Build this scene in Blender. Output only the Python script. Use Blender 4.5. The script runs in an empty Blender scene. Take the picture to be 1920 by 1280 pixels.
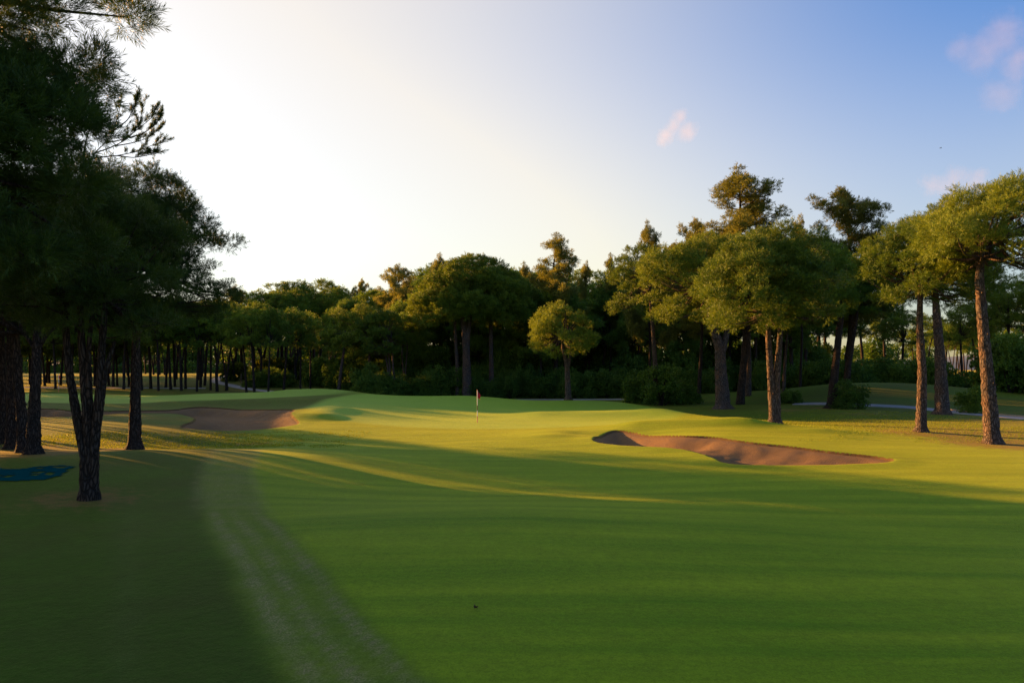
import bpy, math
import numpy as np
from math import radians as RAD

# ------------------------------------------------------------------ basics
scene = bpy.context.scene
COL = scene.collection
F, CX, HZ, HC = 1400.0, 960.0, 692.0, 3.5       # focal length, centre, horizon (1920 px photo), eye height
SUN_AZ, SUN_EL = 55.0, 8.0                       # degrees left of the view axis, above the horizon

def rng(seed): return np.random.default_rng(seed)
def wx(px, Y): return (px - CX) / F * Y
def wz(py, Y): return HC + (HZ - py) / F * Y

def tag(o, label=None, cat=None, group=None, kind=None):
    if label: o['label'] = label
    if cat: o['category'] = cat
    if group: o['group'] = group
    if kind: o['kind'] = kind
    return o

def empty(name, loc, label, cat, group=None, rz=0.0):
    o = bpy.data.objects.new(name, None)
    COL.objects.link(o); o.location = loc; o.rotation_euler = (0, 0, rz)
    o.empty_display_size = 0.3
    return tag(o, label, cat, group)

def np_mesh(name, v, faces, smooth=False, mats=(), attrs=None):
    """v (n,3); faces: list of (m,k) int arrays"""
    me = bpy.data.meshes.new(name)
    v = np.asarray(v, np.float32)
    me.vertices.add(len(v)); me.vertices.foreach_set('co', v.ravel())
    nl = sum(f.size for f in faces); nf = sum(len(f) for f in faces)
    me.loops.add(nl); me.polygons.add(nf)
    idx = np.concatenate([f.ravel() for f in faces]).astype(np.int32)
    starts = []; c = 0
    for f in faces:
        starts.append(c + np.arange(len(f)) * f.shape[1]); c += f.size
    me.loops.foreach_set('vertex_index', idx)
    me.polygons.foreach_set('loop_start', np.concatenate(starts).astype(np.int32))
    me.polygons.foreach_set('use_smooth', np.full(nf, smooth, dtype=bool))
    for m in mats: me.materials.append(m)
    if attrs:
        for k, a in attrs.items():
            at = me.attributes.new(k, 'FLOAT', 'POINT')
            at.data.foreach_set('value', np.asarray(a, np.float32))
    me.update(calc_edges=True); me.validate()
    return me

def obj(name, me, parent=None, loc=None):
    o = bpy.data.objects.new(name, me); COL.objects.link(o)
    if parent is not None: o.parent = parent
    if loc is not None: o.location = loc
    return o

def copy_tree(o, parent=None):
    c = o.copy(); COL.objects.link(c)
    if parent is not None: c.parent = parent
    for ch in list(o.children): copy_tree(ch, c)
    return c

def sstep(a, b, x):
    t = np.clip((x - a) / (b - a), 0, 1); return t * t * (3 - 2 * t)

# smooth value noise (numpy) for shapes and masks
def vnoise(x, y, seed=0):
    xi = np.floor(x).astype(np.int64); yi = np.floor(y).astype(np.int64)
    fx = x - xi; fy = y - yi
    fx = fx * fx * (3 - 2 * fx); fy = fy * fy * (3 - 2 * fy)
    def h(a, b):
        n = (a * 374761393 + b * 668265263 + seed * 1442695041) & 0x7fffffff
        n = ((n ^ (n >> 13)) * 1274126177) & 0x7fffffff
        return ((n ^ (n >> 16)) & 0xffff) / 65535.0
    return (h(xi, yi) * (1 - fx) + h(xi + 1, yi) * fx) * (1 - fy) + (h(xi, yi + 1) * (1 - fx) + h(xi + 1, yi + 1) * fx) * fy
def fbm(x, y, seed=0, o=3):
    s = 0; a = .5; t = 0
    for k in range(o):
        s = s + a * vnoise(x * 2 ** k, y * 2 ** k, seed + k); t += a; a *= .5
    return s / t

# ------------------------------------------------------------------ materials
def new_mat(name):
    m = bpy.data.materials.new(name); m.use_nodes = True
    nt = m.node_tree; nt.nodes.clear()
    return m, nt
def N(nt, typ, **kw):
    n = nt.nodes.new(typ)
    for k, v in kw.items():
        if k == 'inp':
            for a, b in v.items(): n.inputs[a].default_value = b
        else: setattr(n, k, v)
    return n
def L(nt, a, b): nt.links.new(a, b)
def mixc(nt, fac, a, b, blend='MIX'):
    n = nt.nodes.new('ShaderNodeMix'); n.data_type = 'RGBA'; n.blend_type = blend
    for sock, v in ((n.inputs[0], fac), (n.inputs[6], a), (n.inputs[7], b)):
        if hasattr(v, 'is_linked') or hasattr(v, 'links'): nt.links.new(v, sock)
        else: sock.default_value = v if not isinstance(v, tuple) else (v + (1,) if len(v) == 3 else v)
    return n.outputs[2]
def math_(nt, op, a, b=None, clamp=False):
    n = nt.nodes.new('ShaderNodeMath'); n.operation = op; n.use_clamp = clamp
    for i, v in enumerate((a, b)):
        if v is None: continue
        if hasattr(v, 'links'): nt.links.new(v, n.inputs[i])
        else: n.inputs[i].default_value = v
    return n.outputs[0]
def ramp(nt, fac, stops):
    n = nt.nodes.new('ShaderNodeValToRGB'); e = n.color_ramp.elements
    while len(e) < len(stops): e.new(0.5)
    for el, (p, c) in zip(e, stops):
        el.position = p; el.color = (c + (1,)) if isinstance(c, tuple) else (c, c, c, 1)
    nt.links.new(fac, n.inputs[0]); return n.outputs[0]
def noise(nt, vec, scale, detail=3, rough=.55, dist=0):
    n = N(nt, 'ShaderNodeTexNoise'); n.inputs['Scale'].default_value = scale
    n.inputs['Detail'].default_value = detail; n.inputs['Roughness'].default_value = rough
    n.inputs['Distortion'].default_value = dist
    if vec is not None: nt.links.new(vec, n.inputs['Vector'])
    return n.outputs['Fac']
def mapping(nt, vec, scale=(1, 1, 1), rot=(0, 0, 0)):
    n = N(nt, 'ShaderNodeMapping'); n.inputs['Scale'].default_value = scale; n.inputs['Rotation'].default_value = rot
    nt.links.new(vec, n.inputs['Vector']); return n.outputs[0]
def attr(nt, name):
    n = N(nt, 'ShaderNodeAttribute'); n.attribute_name = name; return n.outputs['Fac']
def out(nt, sh):
    o = N(nt, 'ShaderNodeOutputMaterial'); nt.links.new(sh, o.inputs['Surface']); return o
def bump(nt, h, strength, dist):
    b = N(nt, 'ShaderNodeBump'); b.inputs['Strength'].default_value = strength; b.inputs['Distance'].default_value = dist
    nt.links.new(h, b.inputs['Height']); return b.outputs[0]
def principled(nt, col, rough, normal=None, spec=.3):
    p = N(nt, 'ShaderNodeBsdfPrincipled'); p.inputs['Roughness'].default_value = rough
    p.inputs['Specular IOR Level'].default_value = spec
    if hasattr(col, 'links'): nt.links.new(col, p.inputs['Base Color'])
    else: p.inputs['Base Color'].default_value = col + (1,)
    if normal is not None: nt.links.new(normal, p.inputs['Normal'])
    return p

def foliage_mat(name, dark, light, transl=.4, tcol=None, var=.35):
    m, nt = new_mat(name)
    geo = N(nt, 'ShaderNodeNewGeometry')
    oi = N(nt, 'ShaderNodeObjectInfo')
    n1 = noise(nt, geo.outputs['Position'], .9, 3)
    f = math_(nt, 'ADD', n1, math_(nt, 'MULTIPLY', math_(nt, 'SUBTRACT', oi.outputs['Random'], .5), var))
    f = math_(nt, 'ADD', f, math_(nt, 'MULTIPLY', math_(nt, 'SUBTRACT', geo.outputs['Random Per Island'], .5), .45))
    col = ramp(nt, f, [(.25, dark), (.75, light)])
    d = N(nt, 'ShaderNodeBsdfPrincipled'); d.inputs['Roughness'].default_value = .55
    d.inputs['Specular IOR Level'].default_value = .25
    L(nt, col, d.inputs['Base Color'])
    t = N(nt, 'ShaderNodeBsdfTranslucent')
    tc = mixc(nt, 1.0, col, tcol or (1.5, 1.25, .6), 'MULTIPLY'); L(nt, tc, t.inputs['Color'])
    mx = N(nt, 'ShaderNodeMixShader'); mx.inputs[0].default_value = transl
    L(nt, d.outputs[0], mx.inputs[1]); L(nt, t.outputs[0], mx.inputs[2])
    out(nt, mx.outputs[0]); return m

def bark_mat(name, dark, light, warm):
    m, nt = new_mat(name)
    tc = N(nt, 'ShaderNodeTexCoord')
    oi = N(nt, 'ShaderNodeObjectInfo')
    vec = mapping(nt, tc.outputs['Object'], (1, 1, .24))
    v = N(nt, 'ShaderNodeTexVoronoi'); v.feature = 'DISTANCE_TO_EDGE'; v.inputs['Scale'].default_value = 13
    nd = N(nt, 'ShaderNodeTexNoise'); nd.inputs['Scale'].default_value = 5
    L(nt, vec, nd.inputs['Vector'])
    vm = N(nt, 'ShaderNodeVectorMath'); vm.operation = 'MULTIPLY_ADD'
    L(nt, nd.outputs['Color'], vm.inputs[0]); vm.inputs[1].default_value = (.25, .25, .25); L(nt, vec, vm.inputs[2])
    L(nt, vm.outputs[0], v.inputs['Vector'])
    plate = ramp(nt, v.outputs['Distance'], [(0, 0.0), (.22, 1.0)])
    n2 = noise(nt, tc.outputs['Object'], 14, 4, .65)
    n3 = noise(nt, tc.outputs['Object'], 1.1, 2)
    base = mixc(nt, n2, dark, light)
    base = mixc(nt, ramp(nt, n3, [(.42, 0.0), (.62, 1.0)]), base, warm)
    col = mixc(nt, plate, tuple(c * .55 for c in dark), base)
    h = math_(nt, 'ADD', math_(nt, 'MULTIPLY', plate, 1.0), math_(nt, 'MULTIPLY', n2, .7))
    p = principled(nt, col, .9, bump(nt, h, 1.0, .05), .1)
    out(nt, p.outputs[0]); return m

M = {}
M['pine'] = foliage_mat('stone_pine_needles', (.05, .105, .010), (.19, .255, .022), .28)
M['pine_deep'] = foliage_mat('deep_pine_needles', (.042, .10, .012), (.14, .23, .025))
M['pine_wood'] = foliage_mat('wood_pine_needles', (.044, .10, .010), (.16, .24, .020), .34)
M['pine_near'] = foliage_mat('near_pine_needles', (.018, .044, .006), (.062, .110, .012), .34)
M['blades'] = foliage_mat('long_grass_blades', (.11, .20, .008), (.26, .30, .02), .4)
M['aleppo'] = foliage_mat('aleppo_needles', (.07, .095, .018), (.22, .24, .04))
M['shrub'] = foliage_mat('shrub_leaves', (.04, .10, .014), (.13, .225, .03))
M['broad'] = foliage_mat('broad_leaves', (.06, .10, .01), (.19, .23, .02), .5)
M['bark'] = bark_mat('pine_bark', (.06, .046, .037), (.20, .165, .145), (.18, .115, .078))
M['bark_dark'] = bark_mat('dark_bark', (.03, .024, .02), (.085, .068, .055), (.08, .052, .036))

def ground_mat():
    m, nt = new_mat('turf')
    geo = N(nt, 'ShaderNodeNewGeometry'); P = geo.outputs['Position']
    fine = noise(nt, mapping(nt, P, (1, 1, 1)), 38, 3, .7)
    med = noise(nt, P, 2.6, 4, .62)
    big = noise(nt, P, .33, 3)
    streak = noise(nt, mapping(nt, P, (.07, .8, 1), (0, 0, RAD(35))), 1.2, 5, .62)  # mowing bands and leaked sunlight, both painted into the fairway colour as streaks
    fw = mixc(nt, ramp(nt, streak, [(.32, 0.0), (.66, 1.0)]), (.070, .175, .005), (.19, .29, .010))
    fw = mixc(nt, math_(nt, 'MULTIPLY', ramp(nt, med, [(.35, 0.0), (.7, 1.0)]), .35), fw, (.09, .14, .008))
    rgh = mixc(nt, ramp(nt, med, [(.3, 0.0), (.7, 1.0)]), (.009, .050, .003), (.022, .080, .005))
    rgh = mixc(nt, ramp(nt, big, [(.4, 0.0), (.7, .6)]), rgh, (.020, .032, .008))
    grn = mixc(nt, ramp(nt, big, [(.3, 0.0), (.7, 1.0)]), (.115, .28, .011), (.135, .30, .012))
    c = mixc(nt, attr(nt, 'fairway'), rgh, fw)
    c = mixc(nt, attr(nt, 'green'), c, grn)
    # worn dry bands
    dry = mixc(nt, fine, (.06, .07, .022), (.29, .26, .14))
    wm = math_(nt, 'MULTIPLY', attr(nt, 'wear'), ramp(nt, math_(nt, 'ADD', math_(nt, 'MULTIPLY', fine, .85), math_(nt, 'MULTIPLY', med, .22)), [(.32, .0), (.62, 1.0)]))
    c = mixc(nt, wm, c, dry)
    # pine needle litter
    lit = mixc(nt, fine, (.045, .026, .013), (.15, .085, .04))
    lm = math_(nt, 'MULTIPLY', attr(nt, 'litter'), 1.0)
    lm2 = ramp(nt, math_(nt, 'ADD', lm, math_(nt, 'MULTIPLY', math_(nt, 'SUBTRACT', med, .5), 1.1)), [(.35, 0.0), (.65, 1.0)])
    c = mixc(nt, lm2, c, lit)
    # blade-scale mottling
    grain = math_(nt, 'ADD', math_(nt, 'MULTIPLY', fine, .55), math_(nt, 'MULTIPLY', noise(nt, P, 11, 4, .7), .45))
    c = mixc(nt, .62, c, mixc(nt, ramp(nt, grain, [(.34, 0.0), (.66, 1.0)]), (.42, .46, .40), (1.5, 1.45, 1.4)), 'MULTIPLY')
    rough_a = attr(nt, 'rough')
    h = math_(nt, 'ADD', math_(nt, 'MULTIPLY', fine, .012), math_(nt, 'MULTIPLY', math_(nt, 'MULTIPLY', noise(nt, P, 7, 3, .6), .022), rough_a))
    p = principled(nt, c, .75, bump(nt, h, .8, 1.0), .04)
    L(nt, math_(nt, 'ADD', .04, math_(nt, 'MULTIPLY', attr(nt, 'green'), .14)), p.inputs['Specular IOR Level'])
    p.inputs['Sheen Weight'].default_value = .12
    p.inputs['Sheen Roughness'].default_value = .45
    p.inputs['Sheen Tint'].default_value = (.8, .75, .12, 1)
    out(nt, p.outputs[0]); return m
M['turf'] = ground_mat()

def sand_mat():
    m, nt = new_mat('sand')
    geo = N(nt, 'ShaderNodeNewGeometry'); P = geo.outputs['Position']
    f = noise(nt, P, 30, 4, .7); g = noise(nt, P, 1.5, 3)
    rake = N(nt, 'ShaderNodeTexWave'); rake.inputs['Scale'].default_value = 3.2; rake.inputs['Distortion'].default_value = 2.5
    rake.inputs['Detail'].default_value = 2
    L(nt, mapping(nt, P, (1, 1, 1), (0, 0, .7)), rake.inputs['Vector'])
    c = mixc(nt, f, (.085, .050, .022), (.28, .172, .080))
    c = mixc(nt, ramp(nt, g, [(.4, 0.0), (.75, .5)]), c, (.13, .09, .066))
    h = math_(nt, 'ADD', math_(nt, 'MULTIPLY', f, .05), math_(nt, 'MULTIPLY', rake.outputs['Fac'], .006))
    out(nt, principled(nt, c, .95, bump(nt, h, .9, 1.0), .1).outputs[0]); return m
M['sand'] = sand_mat()

def plain(name, col, rough=.6, var=.2, scale=8, spec=.3, b=0):
    m, nt = new_mat(name)
    geo = N(nt, 'ShaderNodeNewGeometry')
    f = noise(nt, geo.outputs['Position'], scale, 4, .6)
    c = mixc(nt, f, tuple(x * (1 - var) for x in col), tuple(x * (1 + var) for x in col))
    nrm = bump(nt, f, .6, b) if b else None
    out(nt, principled(nt, c, rough, nrm, spec).outputs[0]); return m
M['path'] = plain('path_concrete', (.30, .28, .27), .85, .2, 3, .2, .01)
M['kerb'] = plain('path_edge_stone', (.42, .30, .20), .85, .3, 5, .2, .02)
M['blue'] = plain('blue_stained_turf', (.003, .055, .06), .95, .5, 6, .0, .03)
M['white'] = plain('white_paint', (.75, .72, .70), .4, .05)
M['black'] = plain('black_paint', (.03, .03, .03), .4, .1)
M['red'] = plain('red_cloth', (.50, .015, .03), .7, .15)
M['redpaint'] = plain('red_paint', (.55, .12, .12), .5, .1)
M['wood'] = plain('post_wood', (.22, .14, .08), .8, .3, 12)
M['leaf'] = plain('dead_leaf', (.10, .055, .025), .8, .3, 30)
M['bird'] = plain('bird_feathers', (.03, .03, .035), .7, .1)
M['hill'] = plain('far_hill', (.12, .15, .16), .9, .2, .01)

# ------------------------------------------------------------------ terrain
ctrl = []
def c_(x, y, z): ctrl.append((x, y, z))
for X in (-30, -10, 0, 10, 30): c_(X, 3, .0)
for X in (-9, -3, 3, 9): c_(X, 9, .0)
c_(-16, 12, .1); c_(18, 12, .0)
c_(-4, 16.5, .28); c_(0, 16.5, .42); c_(3.2, 16, .26); c_(-9, 17, .05); c_(9, 17, -.02)
c_(-2, 21.5, -.22); c_(3, 22, -.22); c_(9, 22, -.06); c_(-8, 22, .08)
c_(-14, 28.5, .46); c_(-18, 28.5, .25); c_(-10.5, 29, .34); c_(-7, 29.5, .10); c_(-24, 28, .12)
c_(-16, 37, -.36); c_(-11, 37, -.22); c_(-20, 41, -.05); c_(-25, 37, -.1); c_(-3, 36, -.10)
c_(-21, 48, .22); c_(-26, 50, .2); c_(-17, 43, -.05)
c_(0, 49, .0); c_(-7, 51, .12); c_(8, 50, .0); c_(0, 60, .08); c_(-8, 61, .30)
c_(-14, 55, .62); c_(-11, 49, .22); c_(-12, 43, .12)
c_(-22, 62, .18); c_(-30, 62, .2); c_(-42, 60, .5)
for px, z in ((0, .93), (120, .8), (250, .66), (380, 1.04), (500, 1.09), (600, 1.36), (680, .93), (760, .72), (890, .82), (980, .29), (1060, .07), (1110, .18), (1180, -.14)):
    c_(wx(px, 75), 75, z)
for X, z in ((-60, .8), (-35, .35), (-20, .3), (-8, 0), (0, -.2), (8, -.2), (15, -.25)): c_(X, 88, z)
c_(9.8, 57, .26); c_(5.7, 57, .12); c_(12.9, 53, .08); c_(15.8, 47, .0); c_(14, 63, -.36); c_(10, 66, -.3)
c_(18.9, 67, -.02); c_(27.4, 60, .12); c_(22.5, 35, .0); c_(33, 57, .0); c_(19, 52, -.1)
c_(34, 81, 1.7); c_(38, 81, 1.95); c_(45, 81, 1.9); c_(28.5, 78, .35); c_(52, 78, .9); c_(40, 68, .15); c_(50, 66, .2); c_(30, 68, .05); c_(39, 93, 1.2)
c_(10, 43.5, .34); c_(14, 41, .32); c_(20, 37, .1); c_(8.5, 31.5, .18); c_(4, 31, .0); c_(16, 25, .0); c_(22, 26, .05); c_(12, 26.5, .02); c_(3.5, 42, .08); c_(2.4, 38.5, .22); c_(21.6, 39.5, .2)
c_(-60, 20, .4); c_(-60, 45, .5); c_(60, 15, .3); c_(60, 45, .4); c_(-85, 90, 1.0); c_(80, 90, .8)
for X, z in ((-70, 1.1), (-35, .95), (-10, .6), (15, .2), (40, .8), (80, .7)): c_(X, 125, z)
for X, z in ((-95, 2.1), (-60, 2.1), (-25, 1.9), (10, 1.2), (60, .8), (110, .8)): c_(X, 190, z)
for X, z in ((-120, 2.2), (-50, 2.0), (0, 1.6), (60, .9), (120, .9)): c_(X, 270, z)
C = np.array(ctrl)
def _tps(d2): return np.where(d2 > 1e-9, .5 * d2 * np.log(np.maximum(d2, 1e-9)), 0)
def _solve():
    n = len(C); A = np.zeros((n + 3, n + 3))
    d2 = (C[:, None, 0] - C[None, :, 0]) ** 2 + (C[:, None, 1] - C[None, :, 1]) ** 2
    A[:n, :n] = _tps(d2) + np.eye(n) * 6.0
    A[:n, n] = 1; A[:n, n + 1] = C[:, 0]; A[:n, n + 2] = C[:, 1]; A[n:, :n] = A[:n, n:].T
    return np.linalg.solve(A, np.concatenate([C[:, 2], np.zeros(3)]))
W = _solve()
MOUNDS = [(7.5, 42.9, 12.6, 42.0, 1.7, .30), (12.6, 42, 16, 39.5, 1.5, .14), (7.3, 32.9, 8.4, 32.6, 1.25, .30), (5.3, 38.6, 6.6, 38.3, 2.1, -.26), (2.0, 37.5, 2.4, 40.5, 1.4, .10),
          (2.5, 56.5, 11, 55.5, 2.2, .22), (11, 55.5, 15.2, 49, 1.8, .20), (6, 75, 10, 75, 3.2, .22), (-13, 50, -13.4, 55, 1.9, .26), (13.5, 60, 20, 57, 3, -.2),
          (-22, 75, -17, 75, 3, .22), (-30, 67, -18, 67, 2.4, .16)]
def base_z(x, y):
    x = np.asarray(x, float); y = np.asarray(y, float)
    xs = np.clip(x, -115, 115); ys = np.clip(y, 0, 265)
    z = np.full(np.broadcast(xs, ys).shape, W[-3]) + W[-2] * xs + W[-1] * ys
    for i in range(len(C)):
        z = z + W[i] * _tps((xs - C[i, 0]) ** 2 + (ys - C[i, 1]) ** 2)
    for (ax, ay, bx, by, w, h) in MOUNDS:       # ridges and hollows along short spines
        dx, dy = bx - ax, by - ay; l2 = dx * dx + dy * dy + 1e-9
        t = np.clip(((x - ax) * dx + (y - ay) * dy) / l2, 0, 1)
        z = z + h * np.exp(-((x - ax - t * dx) ** 2 + (y - ay - t * dy) ** 2) / (w * w))
    z = z + .09 * (fbm(x * .22, y * .22, 5) - .5) + .10 * (fbm(x * .07, y * .07, 9, 2) - .5)
    return z

# bunker outlines, photo pixels -> ground points
def g0(px, py):
    Y = HC * F / (py - HZ); return (wx(px, Y), Y)
def on_ground(px, py):
    Y = HC * F / max(py - HZ, 8.0)
    for _ in range(12):
        z = float(base_z(wx(px, Y), Y)); Y = .5 * Y + .5 * (HC - z) * F / max(py - HZ, 5.0)
    return (wx(px, Y), Y)
def smooth_loop(p, n=3):
    p = np.array(p)
    for _ in range(n):
        q = np.roll(p, -1, 0); p = np.stack([.75 * p + .25 * q, .25 * p + .75 * q], 1).reshape(-1, 2)
    return p
RB = smooth_loop([on_ground(*p) for p in [(1115, 820), (1140, 808), (1173, 808), (1212, 817), (1275, 818), (1341, 820), (1370, 825), (1421, 832),
      (1476, 837), (1567, 849), (1640, 856), (1680, 863), (1654, 869), (1567, 872), (1457, 873), (1366, 872), (1337, 857), (1304, 847), (1275, 841), (1224, 838), (1148, 834), (1115, 829)]])
LB = smooth_loop([on_ground(*p) for p in [(40, 766), (103, 766), (131, 771), (197, 771), (240, 770), (327, 769), (348, 765), (373, 763), (398, 764), (440, 767), (520, 768), (556, 768),
      (540, 777), (562, 792), (552, 798), (490, 806), (440, 808), (380, 806), (328, 802), (376, 787), (344, 778), (319, 775), (240, 775), (197, 778), (131, 782), (52, 783)]], 2)
def sdist(poly, x, y):
    """signed distance, positive inside"""
    x = np.asarray(x, float); y = np.asarray(y, float)
    best = np.full(x.shape, 1e9); inside = np.zeros(x.shape, bool)
    n = len(poly)
    for i in range(n):
        ax, ay = poly[i]; bx, by = poly[(i + 1) % n]
        dx, dy = bx - ax, by - ay
        t = np.clip(((x - ax) * dx + (y - ay) * dy) / (dx * dx + dy * dy + 1e-12), 0, 1)
        best = np.minimum(best, (x - ax - t * dx) ** 2 + (y - ay - t * dy) ** 2)
        cond = ((ay > y) != (by > y))
        with np.errstate(divide='ignore', invalid='ignore'):
            xi = (bx - ax) * (y - ay) / (by - ay + 1e-15) + ax
        inside ^= cond & (x < xi)
    d = np.sqrt(best); return np.where(inside, d, -d)
def near(poly, x, y, pad):
    mn = poly.min(0) - pad; mx = poly.max(0) + pad
    return (x > mn[0]) & (x < mx[0]) & (y > mn[1]) & (y < mx[1])
DEP = {'r': 1, 'l': 0}
def depth(k, x): return (.34 + .34 * sstep(12, 6.5, x)) if k else .55 + 0 * x
def bunker_d(poly, x, y, pad=4):
    d = np.full(x.shape, -99.0); k = near(poly, x, y, pad)
    if k.any(): d[k] = sdist(poly, x[k], y[k])
    return d
def sand_z(poly, dep, x, y, d):
    return base_z(x, y) - .05 - depth(dep, x) * sstep(0, 1.8, d)
def ground_z(x, y):
    x = np.atleast_1d(np.asarray(x, float)); y = np.atleast_1d(np.asarray(y, float))
    z = base_z(x, y)
    for poly, dep in ((RB, DEP['r']), (LB, DEP['l'])):
        d = bunker_d(poly, x, y)
        rag = .07 * (vnoise(x * 3.1, y * 3.1, 3) - .5)
        z = z + .035 * sstep(-1.4, -.1, d) * (1 - sstep(-.05, .12, d + rag))
        z = z - (depth(dep, x) * sstep(0, 1.8, d) + .40) * sstep(-.02, .22, d + rag)
    return z
def gz(x, y): return float(ground_z(x, y)[0])

TRACK = np.array([(-12.3, 34), (-11.2, 31), (-9.75, 26), (-9.0, 23.6), (-6.75, 18.3), (-5.4, 15.5), (-4.25, 13.3), (-2.55, 10.04), (-1.6, 8.33), (-.3, 6), (.8, 4)])
def track_off(x, y):
    """signed offset to the right of the track centre line"""
    xc = np.interp(-y, -TRACK[:, 1], TRACK[:, 0]); s = np.interp(-y, -TRACK[:, 1], np.gradient(TRACK[:, 0], TRACK[:, 1]))
    return (x - xc) / np.sqrt(1 + s * s)

TREES_LITTER = []   # (x, y, radius)
def build_ground():
    def axis(segs):
        a = [];
        for lo, hi, st in segs: a.append(np.arange(lo, hi, st))
        return np.concatenate(a + [[segs[-1][1]]])
    xs = axis([(-3000, -600, 400), (-600, -120, 60), (-120, -60, 5), (-60, -31, .6), (-31, 24, .13), (24, 60, .5), (60, 120, 5), (120, 600, 60), (600, 3000, 400)])
    ys = axis([(-400, -40, 60), (-40, 4, 4), (4, 24, .16), (24, 68, .13), (68, 98, .4), (98, 200, 1.2), (200, 400, 10), (400, 1000, 60), (1000, 4000, 500)])
    X, Y = np.meshgrid(xs, ys); x = X.ravel(); y = Y.ravel()
    z = ground_z(x, y)
    nx, ny = len(xs), len(ys)
    i = (np.arange(ny - 1)[:, None] * nx + np.arange(nx - 1)[None, :]).ravel()
    faces = np.stack([i, i + 1, i + nx + 1, i + nx], 1)
    o = track_off(x, y)
    wob = (fbm(x * .8, y * .8, 21) - .5) * .25
    vis = sstep(34, 31, y)
    wear = np.zeros_like(x)
    nearm = sstep(19.5, 17, y)
    for c0, w, s in ((-.52, .13, 1.0), (-.10, .10, .85), (.40, .09, 1.0)):
        wear = np.maximum(wear, s * nearm * np.exp(-((o - c0 + wob * .4) / w) ** 2))
    wear = np.maximum(wear, .42 * (1 - nearm) * sstep(1.05, .8, np.abs(o + .1 + wob)))
    wear = np.maximum(wear, .16 * sstep(.8, .55, np.abs(o + .1 + wob)))
    wear = np.maximum(wear, .10 * np.exp(-((o + 2.3 + wob) / .2) ** 2) * nearm)
    wear = wear * vis * np.clip(.55 + .75 * sstep(.3, .7, fbm(x * 5.2 + y * 1.9, y * 2.1 - x * .8, 51)), 0, 1.25)
    wear = np.clip(wear, 0, 1)
    # green and fairway
    gd = ((x + 1) / 15.5) ** 2 + ((y - 64) / 19.5) ** 2
    green = sstep(1.12, .95, gd)
    gl = ((x + 40) / 24) ** 2 + ((y - 74) / 8.5) ** 2
    green = np.maximum(green, .8 * sstep(1.1, .9, gl))
    fair = (.5 * sstep(-1.0, -.55, o + wob) + .5 * sstep(.48, .78, o + wob * .6)) * sstep(34.5, 33, y) + sstep(33, 34.5, y) * sstep(-17, -13, x)
    right_edge = 26 - .28 * (y - 20)
    fair = fair * sstep(right_edge + 1.5, right_edge - 1.5, x) * sstep(90, 80, y)
    rough = np.clip(1 - fair - green, 0, 1)
    lit = np.zeros_like(x)
    for (lx, ly, lr, ls) in TREES_LITTER:
        r2 = ((x - lx) ** 2 + (y - ly) ** 2) / lr ** 2
        lit = np.maximum(lit, ls * np.exp(-r2))
    lit = np.maximum(lit, .42 * sstep(90, 97, y) * sstep(150, 135, y))
    lit = lit * (1 - green)
    for poly in (RB, LB):                       # bare earth on the cut edge of the bunkers
        dd = bunker_d(poly, x, y, 1)
        lit = np.maximum(lit, .95 * sstep(-.16, -.04, dd))
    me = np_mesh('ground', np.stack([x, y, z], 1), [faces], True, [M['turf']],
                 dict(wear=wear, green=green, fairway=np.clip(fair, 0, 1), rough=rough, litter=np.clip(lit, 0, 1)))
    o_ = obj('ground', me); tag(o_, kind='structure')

def build_sand(poly, dep):
    mn = poly.min(0) - .5; mx = poly.max(0) + .5
    xs = np.arange(mn[0], mx[0], .16); ys = np.arange(mn[1], mx[1], .16)
    X, Y = np.meshgrid(xs, ys); x = X.ravel(); y = Y.ravel()
    d = sdist(poly, x, y)
    z = sand_z(poly, dep, x, y, d) + .10 * (fbm(x * 1.7, y * 1.7, 31) - .5) * sstep(.1, .6, d)
    nx, ny = len(xs), len(ys)
    i = (np.arange(ny - 1)[:, None] * nx + np.arange(nx - 1)[None, :]).ravel()
    f = np.stack([i, i + 1, i + nx + 1, i + nx], 1)
    f = f[(d[f] > -.3).all(1)]
    use = np.unique(f); re = np.full(len(x), -1); re[use] = np.arange(len(use))
    me = np_mesh('bunker_sand', np.stack([x, y, z], 1)[use], [re[f]], True, [M['sand']])
    tag(obj('bunker_sand', me), kind='structure')

def ribbon(name, pts, width, mat, dz=.05, step=.5):
    p = np.array(pts, float)
    for _ in range(3):
        q = np.stack([.75 * p[:-1] + .25 * p[1:], .25 * p[:-1] + .75 * p[1:]], 1).reshape(-1, 2)
        p = np.vstack([p[:1], q, p[-1:]])
    s = np.concatenate([[0], np.cumsum(np.hypot(*np.diff(p, axis=0).T))])
    t = np.arange(0, s[-1], step); c = np.stack([np.interp(t, s, p[:, 0]), np.interp(t, s, p[:, 1])], 1)
    tg = np.gradient(c, axis=0); tg /= np.linalg.norm(tg, axis=1)[:, None]; nm = np.stack([-tg[:, 1], tg[:, 0]], 1)
    k = 7; off = np.linspace(-.5, .5, k) * width
    G = c[:, None, :] + nm[:, None, :] * off[None, :, None]
    x = G[..., 0].ravel(); y = G[..., 1].ravel(); z = ground_z(x, y) + dz
    edge = np.tile(np.array([1] + [0] * (k - 2) + [1]), len(c)); z = z - edge * (dz + .15)
    i = (np.arange(len(c) - 1)[:, None] * k + np.arange(k - 1)[None, :]).ravel()
    f = np.stack([i, i + 1, i + k + 1, i + k], 1)
    return tag(obj(name, np_mesh(name, np.stack([x, y, z], 1), [f], False, [mat])), kind='structure')

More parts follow.
